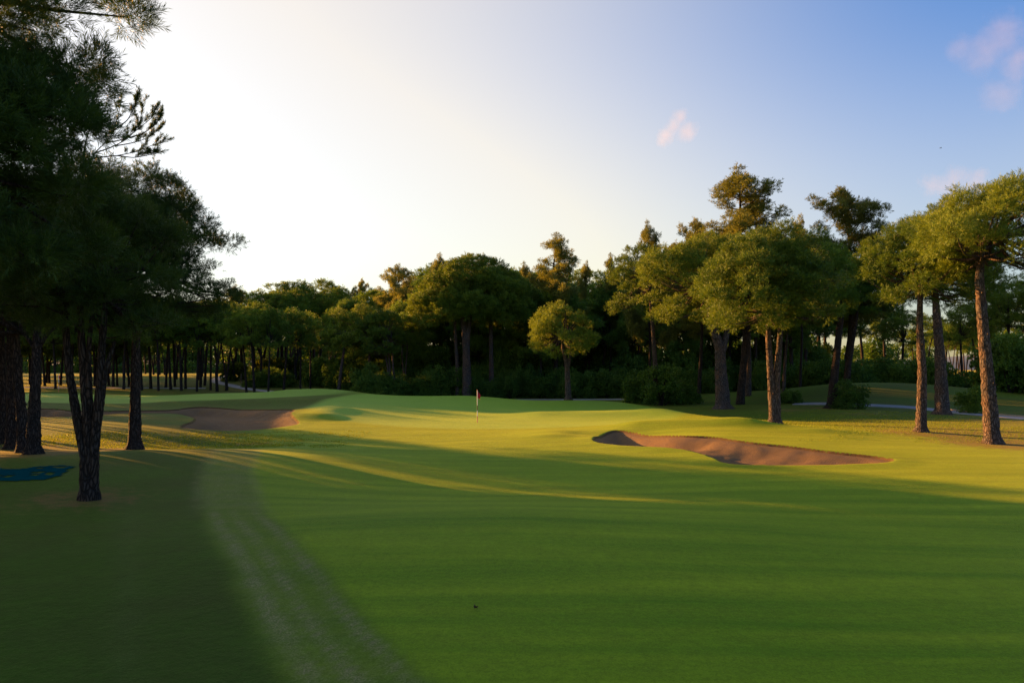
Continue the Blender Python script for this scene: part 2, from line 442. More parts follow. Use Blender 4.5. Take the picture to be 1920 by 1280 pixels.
# ------------------------------------------------------------------ vegetation kit
def unit(v): return v / np.maximum(np.linalg.norm(v, axis=-1, keepdims=True), 1e-9)
def needles(P, D, n, length, width, R, spread=(.35, .95), shoot=.12):
    """P,D (m,3) tufts -> triangles: n thin blades around each shoot"""
    m = len(P)
    P = np.repeat(P, n, 0); D = np.repeat(D, n, 0)
    a = R.uniform(spread[0], spread[1], (m * n, 1))
    per = unit(np.cross(D, R.normal(size=D.shape)))
    d = unit(D * np.cos(a) + per * np.sin(a))
    b = P + D * R.uniform(-shoot, shoot, (m * n, 1))
    ln = length * R.uniform(.7, 1.2, (m * n, 1))
    side = unit(np.cross(d, R.normal(size=d.shape))) * width * .5
    tip = b + d * ln
    mid = b + d * ln * .5
    V = np.stack([b, mid + side, tip, mid - side], 1).reshape(-1, 3)
    Fq = np.arange(m * n * 4).reshape(-1, 4)
    return V, Fq

def tube(pts, rad, seg=10, R=None, rough=.06):
    p = np.array(pts, float); r = np.array(rad, float)
    # resample smoothly
    n = max(len(p) * (9 if R is not None and seg >= 12 else 4), 8)
    s = np.concatenate([[0], np.cumsum(np.linalg.norm(np.diff(p, axis=0), axis=1))])
    t = np.linspace(0, s[-1], n)
    q = np.stack([np.interp(t, s, p[:, i]) for i in range(3)], 1); rr = np.interp(t, s, r)
    for _ in range(2): q[1:-1] = .25 * q[:-2] + .5 * q[1:-1] + .25 * q[2:]
    tg = unit(np.gradient(q, axis=0))
    ref = np.array([0, 1.0, 0]) if abs(tg[0][1]) < .9 else np.array([1.0, 0, 0])
    u = unit(np.cross(tg, ref)); v = np.cross(tg, u)
    a = np.linspace(0, 2 * np.pi, seg, endpoint=False)
    ring = u[:, None] * np.cos(a)[None, :, None] + v[:, None] * np.sin(a)[None, :, None]
    k = rr[:, None, None]
    if R is not None: k = k * (1 + R.normal(0, rough, (n, seg, 1)))
    V = (q[:, None] + ring * k).reshape(-1, 3)
    i = np.arange(n - 1)[:, None] * seg; j = np.arange(seg)[None]
    f = np.stack([i + j, i + (j + 1) % seg, i + seg + (j + 1) % seg, i + seg + j], -1).reshape(-1, 4)
    return V, f

class MB:
    def __init__(s): s.v = []; s.f = []; s.n = 0
    def add(s, V, Fa):
        s.v.append(V); s.f.append(Fa + s.n); s.n += len(V); return s
    def mesh(s, name, mat, smooth=False):
        mats = mat if isinstance(mat, (list, tuple)) else [mat]
        by = {}
        for f in s.f: by.setdefault(f.shape[1], []).append(f)
        return np_mesh(name, np.concatenate(s.v), [np.concatenate(b) for b in by.values()], smooth, mats)

def dome_lobes(c, R_, zb, zt, R, n=None, ell=1.0, lob=(.17, .27)):
    """lobe centres and radii of an umbrella crown, c=(x,y) of its axis"""
    n = n or 46
    L_ = []
    hgt = zt - zb
    ph = R.uniform(0, 6.28, 3)
    for k in range(n):
        r = R_ * math.sqrt(R.uniform(0, 1)) * .84; th = R.uniform(0, 2 * math.pi)
        lr = R_ * R.uniform(*lob) * (1 if R.uniform() < .7 else .65)
        e = 1 + .14 * math.sin(2 * th + ph[0]) + .10 * math.sin(3 * th + ph[1])
        top = zb + hgt * (.34 + .66 * math.sqrt(max(0, 1 - (r / R_) ** 2))) * (1 + .09 * math.sin(3 * th + ph[2]))
        zc = top - lr * R.uniform(.7, 1.0)
        if R.uniform() < .3: zc -= R.uniform(.1, .45) * hgt
        L_.append((c[0] + r * e * math.cos(th), c[1] + r * e * math.sin(th) * ell, max(zc, zb + lr * .5), lr))
    m = int(n * .62)
    for k in range(m):                 # shaggy flanks
        th = 2 * math.pi * (k + R.uniform(-.4, .4)) / (m * .5); lr = R_ * R.uniform(lob[0] * .7, lob[1] * .8)
        q = R.uniform(0, 1) ** 1.3; e = 1 + .14 * math.sin(2 * th + ph[0]) + .10 * math.sin(3 * th + ph[1])
        r = R_ * (.60 + .36 * math.sin(math.pi * (.12 + .55 * q))) * R.uniform(.78, 1.06) * e
        L_.append((c[0] + r * math.cos(th), c[1] + r * math.sin(th) * ell, zb + hgt * (.02 + .5 * q) + lr * .3, lr))
    return np.array(L_)

def lobes_to_tufts(Lb, dens, R, keep_in=.10, squash=.78, down=.25, grp=7, clump=.13, stray=(.04, 1.2)):
    """tufts gathered in small clumps over the outside of each lobe"""
    P = []; D = []
    for i, (x, y, z, r) in enumerate(Lb):
        n = int(dens * 4 * math.pi * r * r / grp) + 2
        d = unit(R.normal(size=(n, 3)))
        d[:, 2] = np.where(d[:, 2] < -.3, d[:, 2] * (R.uniform(size=n) < .45), d[:, 2]); d = unit(d)
        rad = r * (1 - .30 * R.uniform(size=(n, 1)) ** 2) * (1 + .20 * np.sin(d[:, :1] * 5 + i) * np.cos(d[:, 1:2] * 6 + 2 * i))
        rad = np.where(R.uniform(size=(n, 1)) < stray[0], rad * R.uniform(1.03, stray[1], (n, 1)), rad)     # stray sprays break the outline
        p = np.array([x, y, z]) + d * rad * np.array([1, 1, squash])
        ins = np.zeros(n, bool)
        for j, (a, b, c, q) in enumerate(Lb):
            if j != i and abs(a - x) < r + q and abs(b - y) < r + q:
                e = (p - np.array([a, b, c])) / np.array([1, 1, squash]); ins |= (e * e).sum(1) < (q * .80) ** 2
        k = ~ins | (R.uniform(size=n) < keep_in)
        p = np.repeat(p[k], grp, 0); dd = np.repeat(d[k], grp, 0)
        off = R.normal(0, clump, p.shape); off[:, 2] *= .8
        P.append(p + off); D.append(unit(dd * .6 + off / clump * .45 + np.array([0, 0, .45]) + R.normal(0, .15, p.shape)))
    return np.concatenate(P), np.concatenate(D)

def limbs_to(mb, forks, Lb, R, r0, frac=.5, seg=6):
    """curved limbs from fork points to lobe centres"""
    for i, (x, y, z, r) in enumerate(Lb):
        if R.uniform() > frac: continue
        tgt = np.array([x, y, z - r * .2])
        fk = min(forks, key=lambda q: np.linalg.norm(np.array(q) - tgt) + R.uniform(0, 1))
        a = np.array(fk); m = a * .5 + tgt * .5; m[2] -= .12 * np.linalg.norm((tgt - a)[:2]); m += R.normal(0, .12, 3)
        V, f = tube([a, a * .7 + m * .3 + R.normal(0, .05, 3), m, tgt], [r0, r0 * .75, r0 * .5, r0 * .18], seg)
        mb.add(V, f)

def stub_knots(mb, path, rad, R, n):
    p = np.array(path, float)
    for _ in range(n):
        t = R.uniform(.12, .95) * (len(p) - 1); i = int(t); q = p[i] * (1 - (t - i)) + p[i + 1] * (t - i)
        if q[2] < 1.2: continue
        rr = np.interp(t, np.arange(len(rad)), rad); th = R.uniform(0, 6.28)
        d = np.array([math.cos(th), math.sin(th), R.uniform(-.1, .5)])
        V, f = tube([q + d * rr * .6, q + d * rr * R.uniform(1.1, 1.5)], [rr * .22, rr * .12], 5); mb.add(V, f)

def pine(name, label, px, Y, stems, crowns, seed, group=None, cat='pine tree', dens=26, nl=(.20, .028), nn=9,
         fmat='pine', bmat='bark', base_r=.28, nlobe=46, lob=(.17, .27), litter=(2.5, .7), knots=10, limb_r=.09, base_xy=None, extra=None, seg=12, ell=1.0):
    """one individual pine. stems: lists of (px,py[,dY]) at distance Y from the root up; crowns: (px, dY, R, z_bottom, z_top)"""
    R = rng(seed)
    bx, by = base_xy if base_xy else (wx(px, Y), Y)
    bz = gz(bx, by)
    root = empty(name, (bx, by, bz), label, cat, group)
    tb = MB(); tops = []
    for st in stems:
        pts = [(0, 0, -.25)] if st[0] is None else []
        pts = []
        for k, q in enumerate(st):
            dY = q[2] if len(q) > 2 else 0
            pts.append((wx(q[0], Y + dY) - bx, dY, wz(q[1], Y + dY) - bz))
        pts[0] = (pts[0][0], pts[0][1], min(pts[0][2], -.2) if len(st[0]) < 4 else pts[0][2])
        n = len(pts); r0 = st[0][3] if len(st[0]) > 3 else base_r
        rad = [r0 * (1 - .55 * k / (n - 1)) for k in range(n)]
        if len(st[0]) < 4:
            p0, p1_ = np.array(pts[0]), np.array(pts[1]); p1 = p0 + (p1_ - p0) * min(.35, .55 / max(np.linalg.norm(p1_ - p0), .1))
            pts.insert(1, tuple(p1)); rad = [r0 * 1.95] + [r0 * 1.08] + rad[1:]
        V, f = tube(pts, rad, seg, R, .05); tb.add(V, f)
        stub_knots(tb, pts, rad, R, knots)
        tops.append(pts[-1]); tops.append(tuple(np.array(pts[-1]) * .7 + np.array(pts[-2]) * .3))
    allP = []; allD = []
    for (cpx, dY, R_, zb, zt) in crowns:
        c = (wx(cpx, Y + dY) - bx, dY)
        Lb = dome_lobes(c, R_, zb - bz, zt - bz, R, nlobe, ell, lob)
        fk = sorted(tops, key=lambda t: abs(t[0] - c[0]))[:3]
        mid = (c[0] * .6 + fk[0][0] * .4, c[1] * .6 + fk[0][1] * .4, max(fk[0][2] + .5, (zb - bz) * .6 + (zt - bz) * .4))
        V, f = tube([fk[0], mid], [limb_r * 1.4, limb_r * .7], 8); tb.add(V, f)
        limbs_to(tb, fk + [mid], Lb, R, limb_r, .75)
        P, D = lobes_to_tufts(Lb, dens, R, stray=(.10, 1.32) if fmat == 'pine_near' else (.03, 1.15)); allP.append(P); allD.append(D)
    P = np.concatenate(allP); D = np.concatenate(allD)
    cb = MB(); cb.add(*needles(P, D, nn, nl[0], nl[1], R))
    if extra: extra(tb, cb, R, np.array([bx, by, bz]))
    obj('trunk', tb.mesh('pine_trunk', M[bmat], True), root)
    obj('crown', cb.mesh('pine_crown', M[fmat]), root)
    if litter[1] > 0: TREES_LITTER.append((bx, by, litter[0], litter[1]))
    return root

def generic_pine(seed, H=14, R_=3.6, zb=7.5, dens=20, nn=8, nl=(.24, .04), fork=False, fmat='pine', bmat='bark_dark', lean=.3, nlobe=34):
    """prototype at the origin, for the wood"""
    R = rng(seed)
    root = bpy.data.objects.new('umbrella_pine', None); COL.objects.link(root)
    tb = MB(); l = R.normal(0, lean, 2)
    if fork:
        f0 = (l[0] * .2, l[1] * .2, H * R.uniform(.08, .25)); tops = []
        V, f = tube([(0, 0, -.4), (0, 0, 0.2), f0], [.3, .25, .22], 9, R); tb.add(V, f)
        for s in (-1, 1):
            top = (s * R.uniform(.4, 1.1), R.normal(0, .4), zb + .8)
            V, f = tube([f0, (f0[0] * .5 + top[0] * .5 + s * .15, top[1] * .4, f0[2] * .5 + top[2] * .5), top], [.17, .14, .10], 8, R); tb.add(V, f); tops.append(top)
    else:
        tops = [(l[0], l[1], zb + .8)]
        V, f = tube([(0, 0, -.4), (0, 0, .2), (l[0] * .3, l[1] * .3, zb * .4), tops[0], (l[0], l[1], H - R_ * .4)], [.31, .24, .2, .15, .05], 9, R); tb.add(V, f)
        stub_knots(tb, [(0, 0, .2), (l[0] * .3, l[1] * .3, zb * .4), tops[0]], [.24, .2, .15], R, 8)
    Lb = dome_lobes((l[0], l[1]), R_, zb, H, R, nlobe)
    limbs_to(tb, tops, Lb, R, .07, .55, 5)
    P, D = lobes_to_tufts(Lb, dens, R)
    obj('trunk', tb.mesh('wood_trunk', M[bmat], True), root)
    cb = MB(); cb.add(*needles(P, D, nn, nl[0], nl[1], R)); obj('crown', cb.mesh('wood_crown', M[fmat]), root)
    return root

def aleppo_pine(seed, H=18, R_=3.5, zb=6, dens=30, nn=8, nl=(.2, .034), fmat='aleppo', nbr=46, bushy=1.0):
    """irregular open crown: whorled ascending branches carrying small foliage puffs"""
    R = rng(seed)
    root = bpy.data.objects.new('aleppo_pine', None); COL.objects.link(root)
    tb = MB()
    pts = [(0, 0, -.4), (0, 0, .3)] + [(R.normal(0, .2), R.normal(0, .2), H * t) for t in (.3, .55, .8)] + [(R.normal(0, .3), R.normal(0, .3), H * .97)]
    rad = [.34, .28, .22, .16, .09, .03]
    V, f = tube(pts, rad, 9, R); tb.add(V, f); pp = np.array(pts)
    Lb = []
    for k in range(nbr):
        t = (k + R.uniform(0, 1)) / nbr; z0 = zb + (H * .94 - zb) * t
        ax = np.array([np.interp(z0, pp[:, 2], pp[:, 0]), np.interp(z0, pp[:, 2], pp[:, 1]), z0])
        ln = R_ * (1.0 - t ** 2.4) ** .8 * R.uniform(.45, 1.15) + .5; th = R.uniform(0, 6.28)
        up = R.uniform(.15, .75) + .5 * t
        d = np.array([math.cos(th), math.sin(th), up])
        e = ax + d * ln * np.array([1, 1, .8]); m = ax + d * ln * .5 + np.array([0, 0, -.12 * ln])
        V, f = tube([ax, m, e], [.06, .04, .015], 5); tb.add(V, f)
        for q in range(max(2, int(ln * 4.2 * bushy))):
            s = R.uniform(.4, 1.02); c = ax * (1 - s) + e * s + R.normal(0, .16 + .1 * ln * s, 3) * np.array([1, 1, .6]); c[2] -= .1 * ln * 4 * s * (1 - s)
            Lb.append((c[0], c[1], c[2], R.uniform(.2, .44)))
    Lb.append((pp[-1][0], pp[-1][1], H - .2, .3)); Lb.append((pp[-1][0] + .2, pp[-1][1], H - .7, .45))
    P, D = lobes_to_tufts(np.array(Lb), dens, R, .2)
    obj('trunk', tb.mesh('aleppo_trunk', M['bark_dark'], True), root)
    cb = MB(); cb.add(*needles(P, D, nn, nl[0], nl[1], R)); obj('crown', cb.mesh('aleppo_crown', M[fmat]), root)
    return root

def shrub_proto(seed, R_=1.6, H=2.6, dens=34, nn=6, ll=(.16, .07), fmat='shrub', n=26):
    R = rng(seed)
    root = bpy.data.objects.new('shrub', None); COL.objects.link(root)
    Lb = []
    tb = MB()
    for k in range(n):
        th = R.uniform(0, 6.28); r = R_ * math.sqrt(R.uniform(0, 1)) * .8
        z = H * R.uniform(.08, 1) * math.sqrt(max(0.05, 1 - (r / R_) ** 2)); lr = R_ * R.uniform(.2, .36)
        Lb.append((r * math.cos(th), r * math.sin(th), max(z - lr * .5, lr * .4), lr))
        if k % 3 == 0:
            V, f = tube([(R.normal(0, .1), R.normal(0, .1), -.1), (Lb[-1][0] * .5, Lb[-1][1] * .5, Lb[-1][2] * .6), Lb[-1][:3]], [.04, .03, .01], 5); tb.add(V, f)
    P, D = lobes_to_tufts(np.array(Lb), dens, R, .15, 1.0)
    obj('stem', tb.mesh('shrub_stem', M['bark_dark'], True), root)
    cb = MB(); cb.add(*needles(P, D, nn, ll[0], ll[1], R, (.3, 1.3), .06)); obj('foliage', cb.mesh('shrub_foliage', M[fmat]), root)
    return root

HAZE = 0
class Proto:
    def __init__(s, root): s.root = root; s.used = False
    def put(s, name, x, y, sc, rz, label, cat, group=None, dz=0.0, sz=None):
        if s.used: o = copy_tree(s.root)
        else: o = s.root; s.used = True
        o.name = name
        o.location = (x, y, gz(x, y) + dz); o.rotation_euler = (0, 0, rz); o.scale = (sc, sc, sz or sc)
        return tag(o, label, cat, group)
    def drop(s):
        if not s.used:
            for c in list(s.root.children): bpy.data.objects.remove(c)
            bpy.data.objects.remove(s.root)

# ------------------------------------------------------------------ world, sun, camera
w = bpy.data.worlds.new('World'); scene.world = w; w.use_nodes = True
nt = w.node_tree; nt.nodes.clear()
sky = N(nt, 'ShaderNodeTexSky'); sky.sky_type = 'NISHITA'; sky.sun_disc = False
sky.sun_elevation = RAD(SUN_EL); sky.sun_rotation = RAD(-SUN_AZ)
sky.altitude = 0; sky.air_density = 1.0; sky.dust_density = 2.0; sky.ozone_density = 6.0
bg = N(nt, 'ShaderNodeBackground'); bg.inputs['Strength'].default_value = .040
ow = N(nt, 'ShaderNodeOutputWorld'); L(nt, bg.outputs[0], ow.inputs['Surface'])
# hazy aureole round the low sun and pale horizon band, added to the clear-sky model
import mathutils
az, el = RAD(SUN_AZ), RAD(SUN_EL)
sdir = mathutils.Vector((-math.sin(az) * math.cos(el), math.cos(az) * math.cos(el), math.sin(el)))
tcw = N(nt, 'ShaderNodeTexCoord'); dt = N(nt, 'ShaderNodeVectorMath'); dt.operation = 'DOT_PRODUCT'
L(nt, tcw.outputs['Generated'], dt.inputs[0]); dt.inputs[1].default_value = sdir
def mr(v, a, b, c, d):
    n = N(nt, 'ShaderNodeMapRange'); n.interpolation_type = 'SMOOTHSTEP'
    for i_, q in enumerate((v, a, b, c, d)):
        if hasattr(q, 'links'): L(nt, q, n.inputs[i_])
        else: n.inputs[i_].default_value = q
    return n.outputs[0]
sep = N(nt, 'ShaderNodeSeparateXYZ'); L(nt, tcw.outputs['Generated'], sep.inputs[0])
gl = math_(nt, 'ADD', mr(dt.outputs['Value'], .02, 1.0, .03, 1.0), mr(sep.outputs['Z'], .12, .45, .40, 0.0))
gl = math_(nt, 'MINIMUM', gl, .86)
gc = N(nt, 'ShaderNodeVectorMath'); gc.operation = 'SCALE'; gc.inputs[0].default_value = (2.45, 1.86, .74); L(nt, gl, gc.inputs['Scale'])
sk = N(nt, 'ShaderNodeVectorMath'); sk.operation = 'SCALE'; L(nt, sky.outputs[0], sk.inputs[0]); L(nt, math_(nt, 'SUBTRACT', 1.0, math_(nt, 'MULTIPLY', gl, .56)), sk.inputs['Scale'])
ad = N(nt, 'ShaderNodeVectorMath'); ad.operation = 'ADD'; L(nt, sk.outputs[0], ad.inputs[0]); L(nt, gc.outputs[0], ad.inputs[1])
L(nt, ad.outputs[0], bg.inputs['Color'])

sl = bpy.data.lights.new('sun', 'SUN'); sl.energy = 2.05; sl.angle = RAD(.5); sl.color = (1.0, .47, .125)
so = bpy.data.objects.new('sun', sl); COL.objects.link(so)
az, el = RAD(SUN_AZ), RAD(SUN_EL)
import mathutils
sdir = mathutils.Vector((-math.sin(az) * math.cos(el), math.cos(az) * math.cos(el), math.sin(el)))
so.rotation_euler = sdir.to_track_quat('Z', 'Y').to_euler(); so.location = (-40, 30, 30)

cam = bpy.data.cameras.new('camera'); co = bpy.data.objects.new('camera', cam); COL.objects.link(co)
cam.sensor_width = 36; cam.lens = F / 1920 * 36; cam.clip_end = 8000; cam.clip_start = .1
co.location = (0, 0, HC); co.rotation_euler = (RAD(90), 0, 0)
cam.shift_y = (HZ - 640) / 1920.0
scene.camera = co
scene.view_settings.view_transform = 'Standard'; scene.view_settings.look = 'None'
scene.view_settings.exposure = 3.3; scene.view_settings.gamma = 1
scene.cycles.max_bounces = 6; scene.cycles.diffuse_bounces = 3; scene.cycles.transmission_bounces = 4
scene.cycles.glossy_bounces = 2; scene.cycles.caustics_reflective = False; scene.cycles.caustics_refractive = False
scene.cycles.use_denoising = True; scene.cycles.denoising_prefilter = 'NONE'; scene.cycles.use_adaptive_sampling = False
scene.cycles.sample_clamp_indirect = 4

# ------------------------------------------------------------------ named pines, right side
pine('umbrella_pine', 'tall umbrella pine with lit scaly trunk leaning slightly left, nearest the right edge', 1862, 35,
     [[(1862, 832), (1851, 700), (1842, 600), (1836, 520), (1840, 470)]], [(1872, 0, 3.5, 8.0, 12.15)], 11,
     base_r=.32, nlobe=58, nl=(.17, .019), nn=12, dens=38, lob=(.15, .23), litter=(3.5, .8), knots=22)
pine('umbrella_pine', 'umbrella pine with straight orange-lit trunk just left of the tallest right-edge pine', 1727, 39.5,
     [[(1727, 808), (1729, 700), (1724, 600), (1727, 520)]], [(1740, 0, 3.25, 6.9, 11.7)], 12, base_r=.26, nlobe=48, nl=(.18, .021), nn=12, dens=34, litter=(3, .9), knots=16)
pine('umbrella_pine', 'umbrella pine with shaded trunk on the grass between path and orange-lit pine', 1767, 57,
     [[(1767, 778), (1764, 690), (1758, 610), (1752, 540)]], [(1775, 0, 4.2, 9.2, 13.5)], 13, base_r=.48, nlobe=44, litter=(2, .6))
pine('umbrella_pine', 'twin-stemmed umbrella pine with bright orange-lit trunk behind the right bunker', 1450, 47.6,
     [[(1452, 797), (1446, 720), (1441, 640), (1440, 560)], [(1455, 797), (1456, 720), (1461, 650), (1468, 560)]],
     [(1408, 0, 3.4, 6.0, 11.9), (1478, .8, 3.1, 6.6, 12.6)], 14, base_r=.28, nlobe=56, nl=(.18, .026), nn=10, dens=32, litter=(1.6, .4), knots=14)
pine('umbrella_pine', 'stout grey umbrella pine forking high, rooted left of the orange-lit twin-stemmed pine', 1355, 67,
     [[(1356, 767), (1352, 700), (1350, 655, 0, .52), (1335, 605), (1325, 560)], [(1352, 670, 0, .34), (1364, 620), (1366, 560)]],
     [(1300, 0, 4.4, 7.6, 15.4), (1375, 1, 3.4, 9, 15.6)], 15, base_r=.62, nlobe=50, nl=(.2, .032), nn=9, litter=(2, .5), knots=12)
pine('umbrella_pine', 'slim umbrella pine with narrow crown rising out of the ivy-covered bush', 1232, 76,
     [[(1232, 755), (1229, 690), (1223, 600), (1216, 520)]], [(1198, 0, 3.1, 8.9, 15.6)], 16, base_r=.3, nlobe=40, nl=(.2, .034), litter=(1, 0))
pine('umbrella_pine', 'small round-crowned pine standing alone in front of the dark wood behind the flag', 1065, 76,
     [[(1066, 754), (1064, 700), (1063, 682, 0, .24), (1056, 655), (1054, 625)], [(1065, 690, 0, .2), (1070, 655), (1066, 620)]],
     [(1050, 0, 3.35, 4.7, 9.9)], 17, base_r=.31, nlobe=52, nl=(.2, .036), dens=28, lob=(.15, .24), litter=(3, .8), knots=10)
pine('umbrella_pine', 'pale slender-trunked pine with low spreading lit crown, left of the flag', 857, 98,
     [[(859, 744), (857, 680), (853, 610), (852, 570)]], [(842, 0, 5.4, 9.3, 15.1)], 18, base_r=.3, nlobe=54, nl=(.22, .04), litter=(1, 0))
pine('umbrella_pine', 'big thick-trunked umbrella pine with the broadest dome above the low lit crown', 877, 97,
     [[(876, 744), (875, 680), (874, 650, 0, .5), (868, 600), (862, 570)], [(874, 665, 0, .4), (879, 610), (886, 570)]],
     [(890, 1, 6.4, 10.2, 18.0), (930, 3, 5.0, 9.4, 16.8)], 19, base_r=.62, nlobe=58, nl=(.24, .042), litter=(1, 0))
pine('umbrella_pine', 'pine with a broken pale trunk right of the thick-trunked dome pine', 922, 100,
     [[(922, 742), (921, 680), (920, 610), (925, 580)]], [(950, 3, 4.6, 9.5, 15.6)], 20, base_r=.38, nlobe=40, nl=(.24, .042), litter=(1, 0))
pine('umbrella_pine', 'multi-stemmed young pine with rounded lit crown at the wood edge', 740, 98,
     [[(743, 744), (737, 690), (735, 640), (733, 620)], [(737, 744), (731, 690), (727, 640)], [(733, 744), (727, 690), (721, 650)]],
     [(719, 0, 3.0, 5.6, 11.2)], 21, base_r=.17, nlobe=44, nl=(.22, .036), litter=(1, 0))
pine('umbrella_pine', 'young pine with pale trunk and lit crown, left of the multi-stemmed young pine', 697, 100,
     [[(697, 744), (694, 690), (690, 640), (683, 620)]], [(668, 0, 3.5, 5.8, 11.8)], 22, base_r=.23, nlobe=44, nl=(.22, .036), litter=(1, 0))
pine('umbrella_pine', 'thin twin-stemmed pine with bare legs right of the multi-stemmed young pine', 765, 101,
     [[(765, 744), (760, 700), (764, 650)], [(764, 744), (757, 700), (752, 650)]], [(760, 1, 2.4, 7.2, 11.0)], 23, base_r=.14, nlobe=26, nl=(.22, .04), fmat='pine_deep', litter=(1, 0))
pine('umbrella_pine', 'leaning dark-trunked pine beside the small bush in front of the grass mound', 1560, 66,
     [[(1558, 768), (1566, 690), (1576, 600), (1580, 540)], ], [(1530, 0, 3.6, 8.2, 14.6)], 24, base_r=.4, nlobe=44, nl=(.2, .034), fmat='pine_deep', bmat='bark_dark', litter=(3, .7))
pine('umbrella_pine', 'dark umbrella pine leaning right just behind the leaning dark-trunked pine', 1584, 69,
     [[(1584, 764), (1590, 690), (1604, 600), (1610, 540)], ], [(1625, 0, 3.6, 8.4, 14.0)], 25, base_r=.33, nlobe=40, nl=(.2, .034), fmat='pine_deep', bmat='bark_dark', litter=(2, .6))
pine('umbrella_pine', 'straight shaded pine trunk with dark crown between stout pine and twin-stemmed pine', 1402, 84,
     [[(1402, 752), (1404, 680), (1404, 600)]], [(1440, 0, 4.6, 9.5, 16.0)], 26, base_r=.38, nlobe=40, nl=(.22, .04), fmat='pine_deep', litter=(1, 0))
pine('umbrella_pine', 'thin shaded pine trunk just right of the orange-lit twin-stemmed pine', 1470, 80,
     [[(1468, 752), (1472, 680), (1478, 600)]], [(1500, 0, 4.2, 9.0, 15.2)], 27, base_r=.2, nlobe=40, nl=(.22, .04), fmat='pine_deep', litter=(1, 0))

# ------------------------------------------------------------------ named pines, left foreground
def sprig(tb, cb, R, base):
    """a long twig rising out of the crown with brushes of needles along its upper half"""
    def at(px, py, dY=0): return np.array([wx(px, 19.4 + dY), 19.4 + dY, wz(py, 19.4 + dY)]) - base
    stem = [(155, 330), (158, 285), (163, 255), (178, 228), (196, 205), (203, 180)]
    V, f = tube([at(*p) for p in stem], [.03, .022, .016, .012, .009, .005], 6); tb.add(V, f)
    twigs = [[(150, 345), (175, 288), (198, 268), (212, 246), (222, 218), (228, 190)],
             [(176, 288), (215, 274), (243, 258), (262, 232), (268, 195)],
             [(198, 268), (232, 262), (258, 243), (284, 222), (292, 205)],
             [(176, 296), (220, 292), (255, 285), (285, 272), (305, 268)],
             [(215, 274), (250, 268), (280, 258), (302, 240)], [(212, 246), (240, 225), (252, 200), (256, 188)],
             [(243, 258), (270, 250), (295, 230), (300, 222)], [(220, 292), (250, 296), (275, 292), (290, 288)],
             [(163, 255), (150, 240), (140, 228), (136, 226)], [(178, 228), (172, 210), (175, 196)]]
    P = []; D = []
    for k, t in enumerate([stem] + twigs):
        dy = R.normal(0, .25)
        q = np.array([at(p[0], p[1], dy * i / len(t)) for i, p in enumerate(t)])
        if k: V, f = tube(q, np.linspace(.018, .004, len(q)), 5); tb.add(V, f)
        sparse = k in (0, 9, 10)
        for s_ in np.linspace(.35, 1, 5 if sparse else 12):
            g = s_ * (len(q) - 1); i = min(int(g), len(q) - 2); p = q[i] * (1 - g + i) + q[i + 1] * (g - i)
            d = unit(unit(q[i + 1] - q[i]) * .8 + np.array([.1, 0, .75]) + R.normal(0, .35, 3)); ln = R.uniform(.12, .34) * (.5 if sparse else 1)
            V, f = tube([p, p + d * ln * .5, p + d * ln + np.array([0, 0, .03])], [.005, .004, .002], 4); tb.add(V, f)
            m = 3 if sparse else 10
            a = R.uniform(.25, 1, (m, 1)); P.append(p + d * ln * a + R.normal(0, .012, (m, 3))); D.append(unit(np.repeat(d[None], m, 0) + R.normal(0, .2, (m, 3))))
    cb.add(*needles(np.concatenate(P), np.concatenate(D), 11, .10, .009, R, (.3, .9), .04))
pine('foreground_pine', 'nearest dark pine with several stems fanning from one foot on the left grass', 161, 19.4,
     [[(161, 947), (160, 860, 0), (146, 790), (130, 700), (122, 600), (125, 540)], [(166, 945, .05), (168, 850), (160, 740), (152, 620), (150, 540)],
      [(172, 945, .1), (176, 850), (186, 740), (193, 620), (200, 540)], [(176, 850, .1, .10), (168, 760), (166, 660), (175, 560)], [(183, 800, 0, .09), (192, 740), (198, 690), (215, 640)]],
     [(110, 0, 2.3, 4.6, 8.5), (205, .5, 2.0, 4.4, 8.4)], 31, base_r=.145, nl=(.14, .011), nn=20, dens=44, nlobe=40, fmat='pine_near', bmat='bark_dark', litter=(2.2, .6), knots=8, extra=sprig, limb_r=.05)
pine('foreground_pine', 'dark pine with single straight trunk and big dome crown against the bright sky', 252, 34,
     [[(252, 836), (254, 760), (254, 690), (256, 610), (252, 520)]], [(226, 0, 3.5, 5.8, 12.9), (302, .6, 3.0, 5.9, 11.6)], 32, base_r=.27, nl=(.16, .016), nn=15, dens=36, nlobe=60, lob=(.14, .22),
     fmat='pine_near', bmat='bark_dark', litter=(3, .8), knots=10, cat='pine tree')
pine('foreground_pine', 'huge dark pine overhanging the upper left corner with long ragged needle sprays', 0, 13.5,
     [[(-250, 1050), (-245, 700), (-230, 400), (-200, 100)]], [(-125, 0, 2.55, 5.0, 9.6), (-135, .4, 2.7, 8.6, 14.5)], 33, base_r=.3, nl=(.17, .011), nn=20, dens=54, nlobe=62, lob=(.18, .27),
     fmat='pine_near', bmat='bark_dark', litter=(2, 0), base_xy=(wx(-250, 13.5), 13.5))
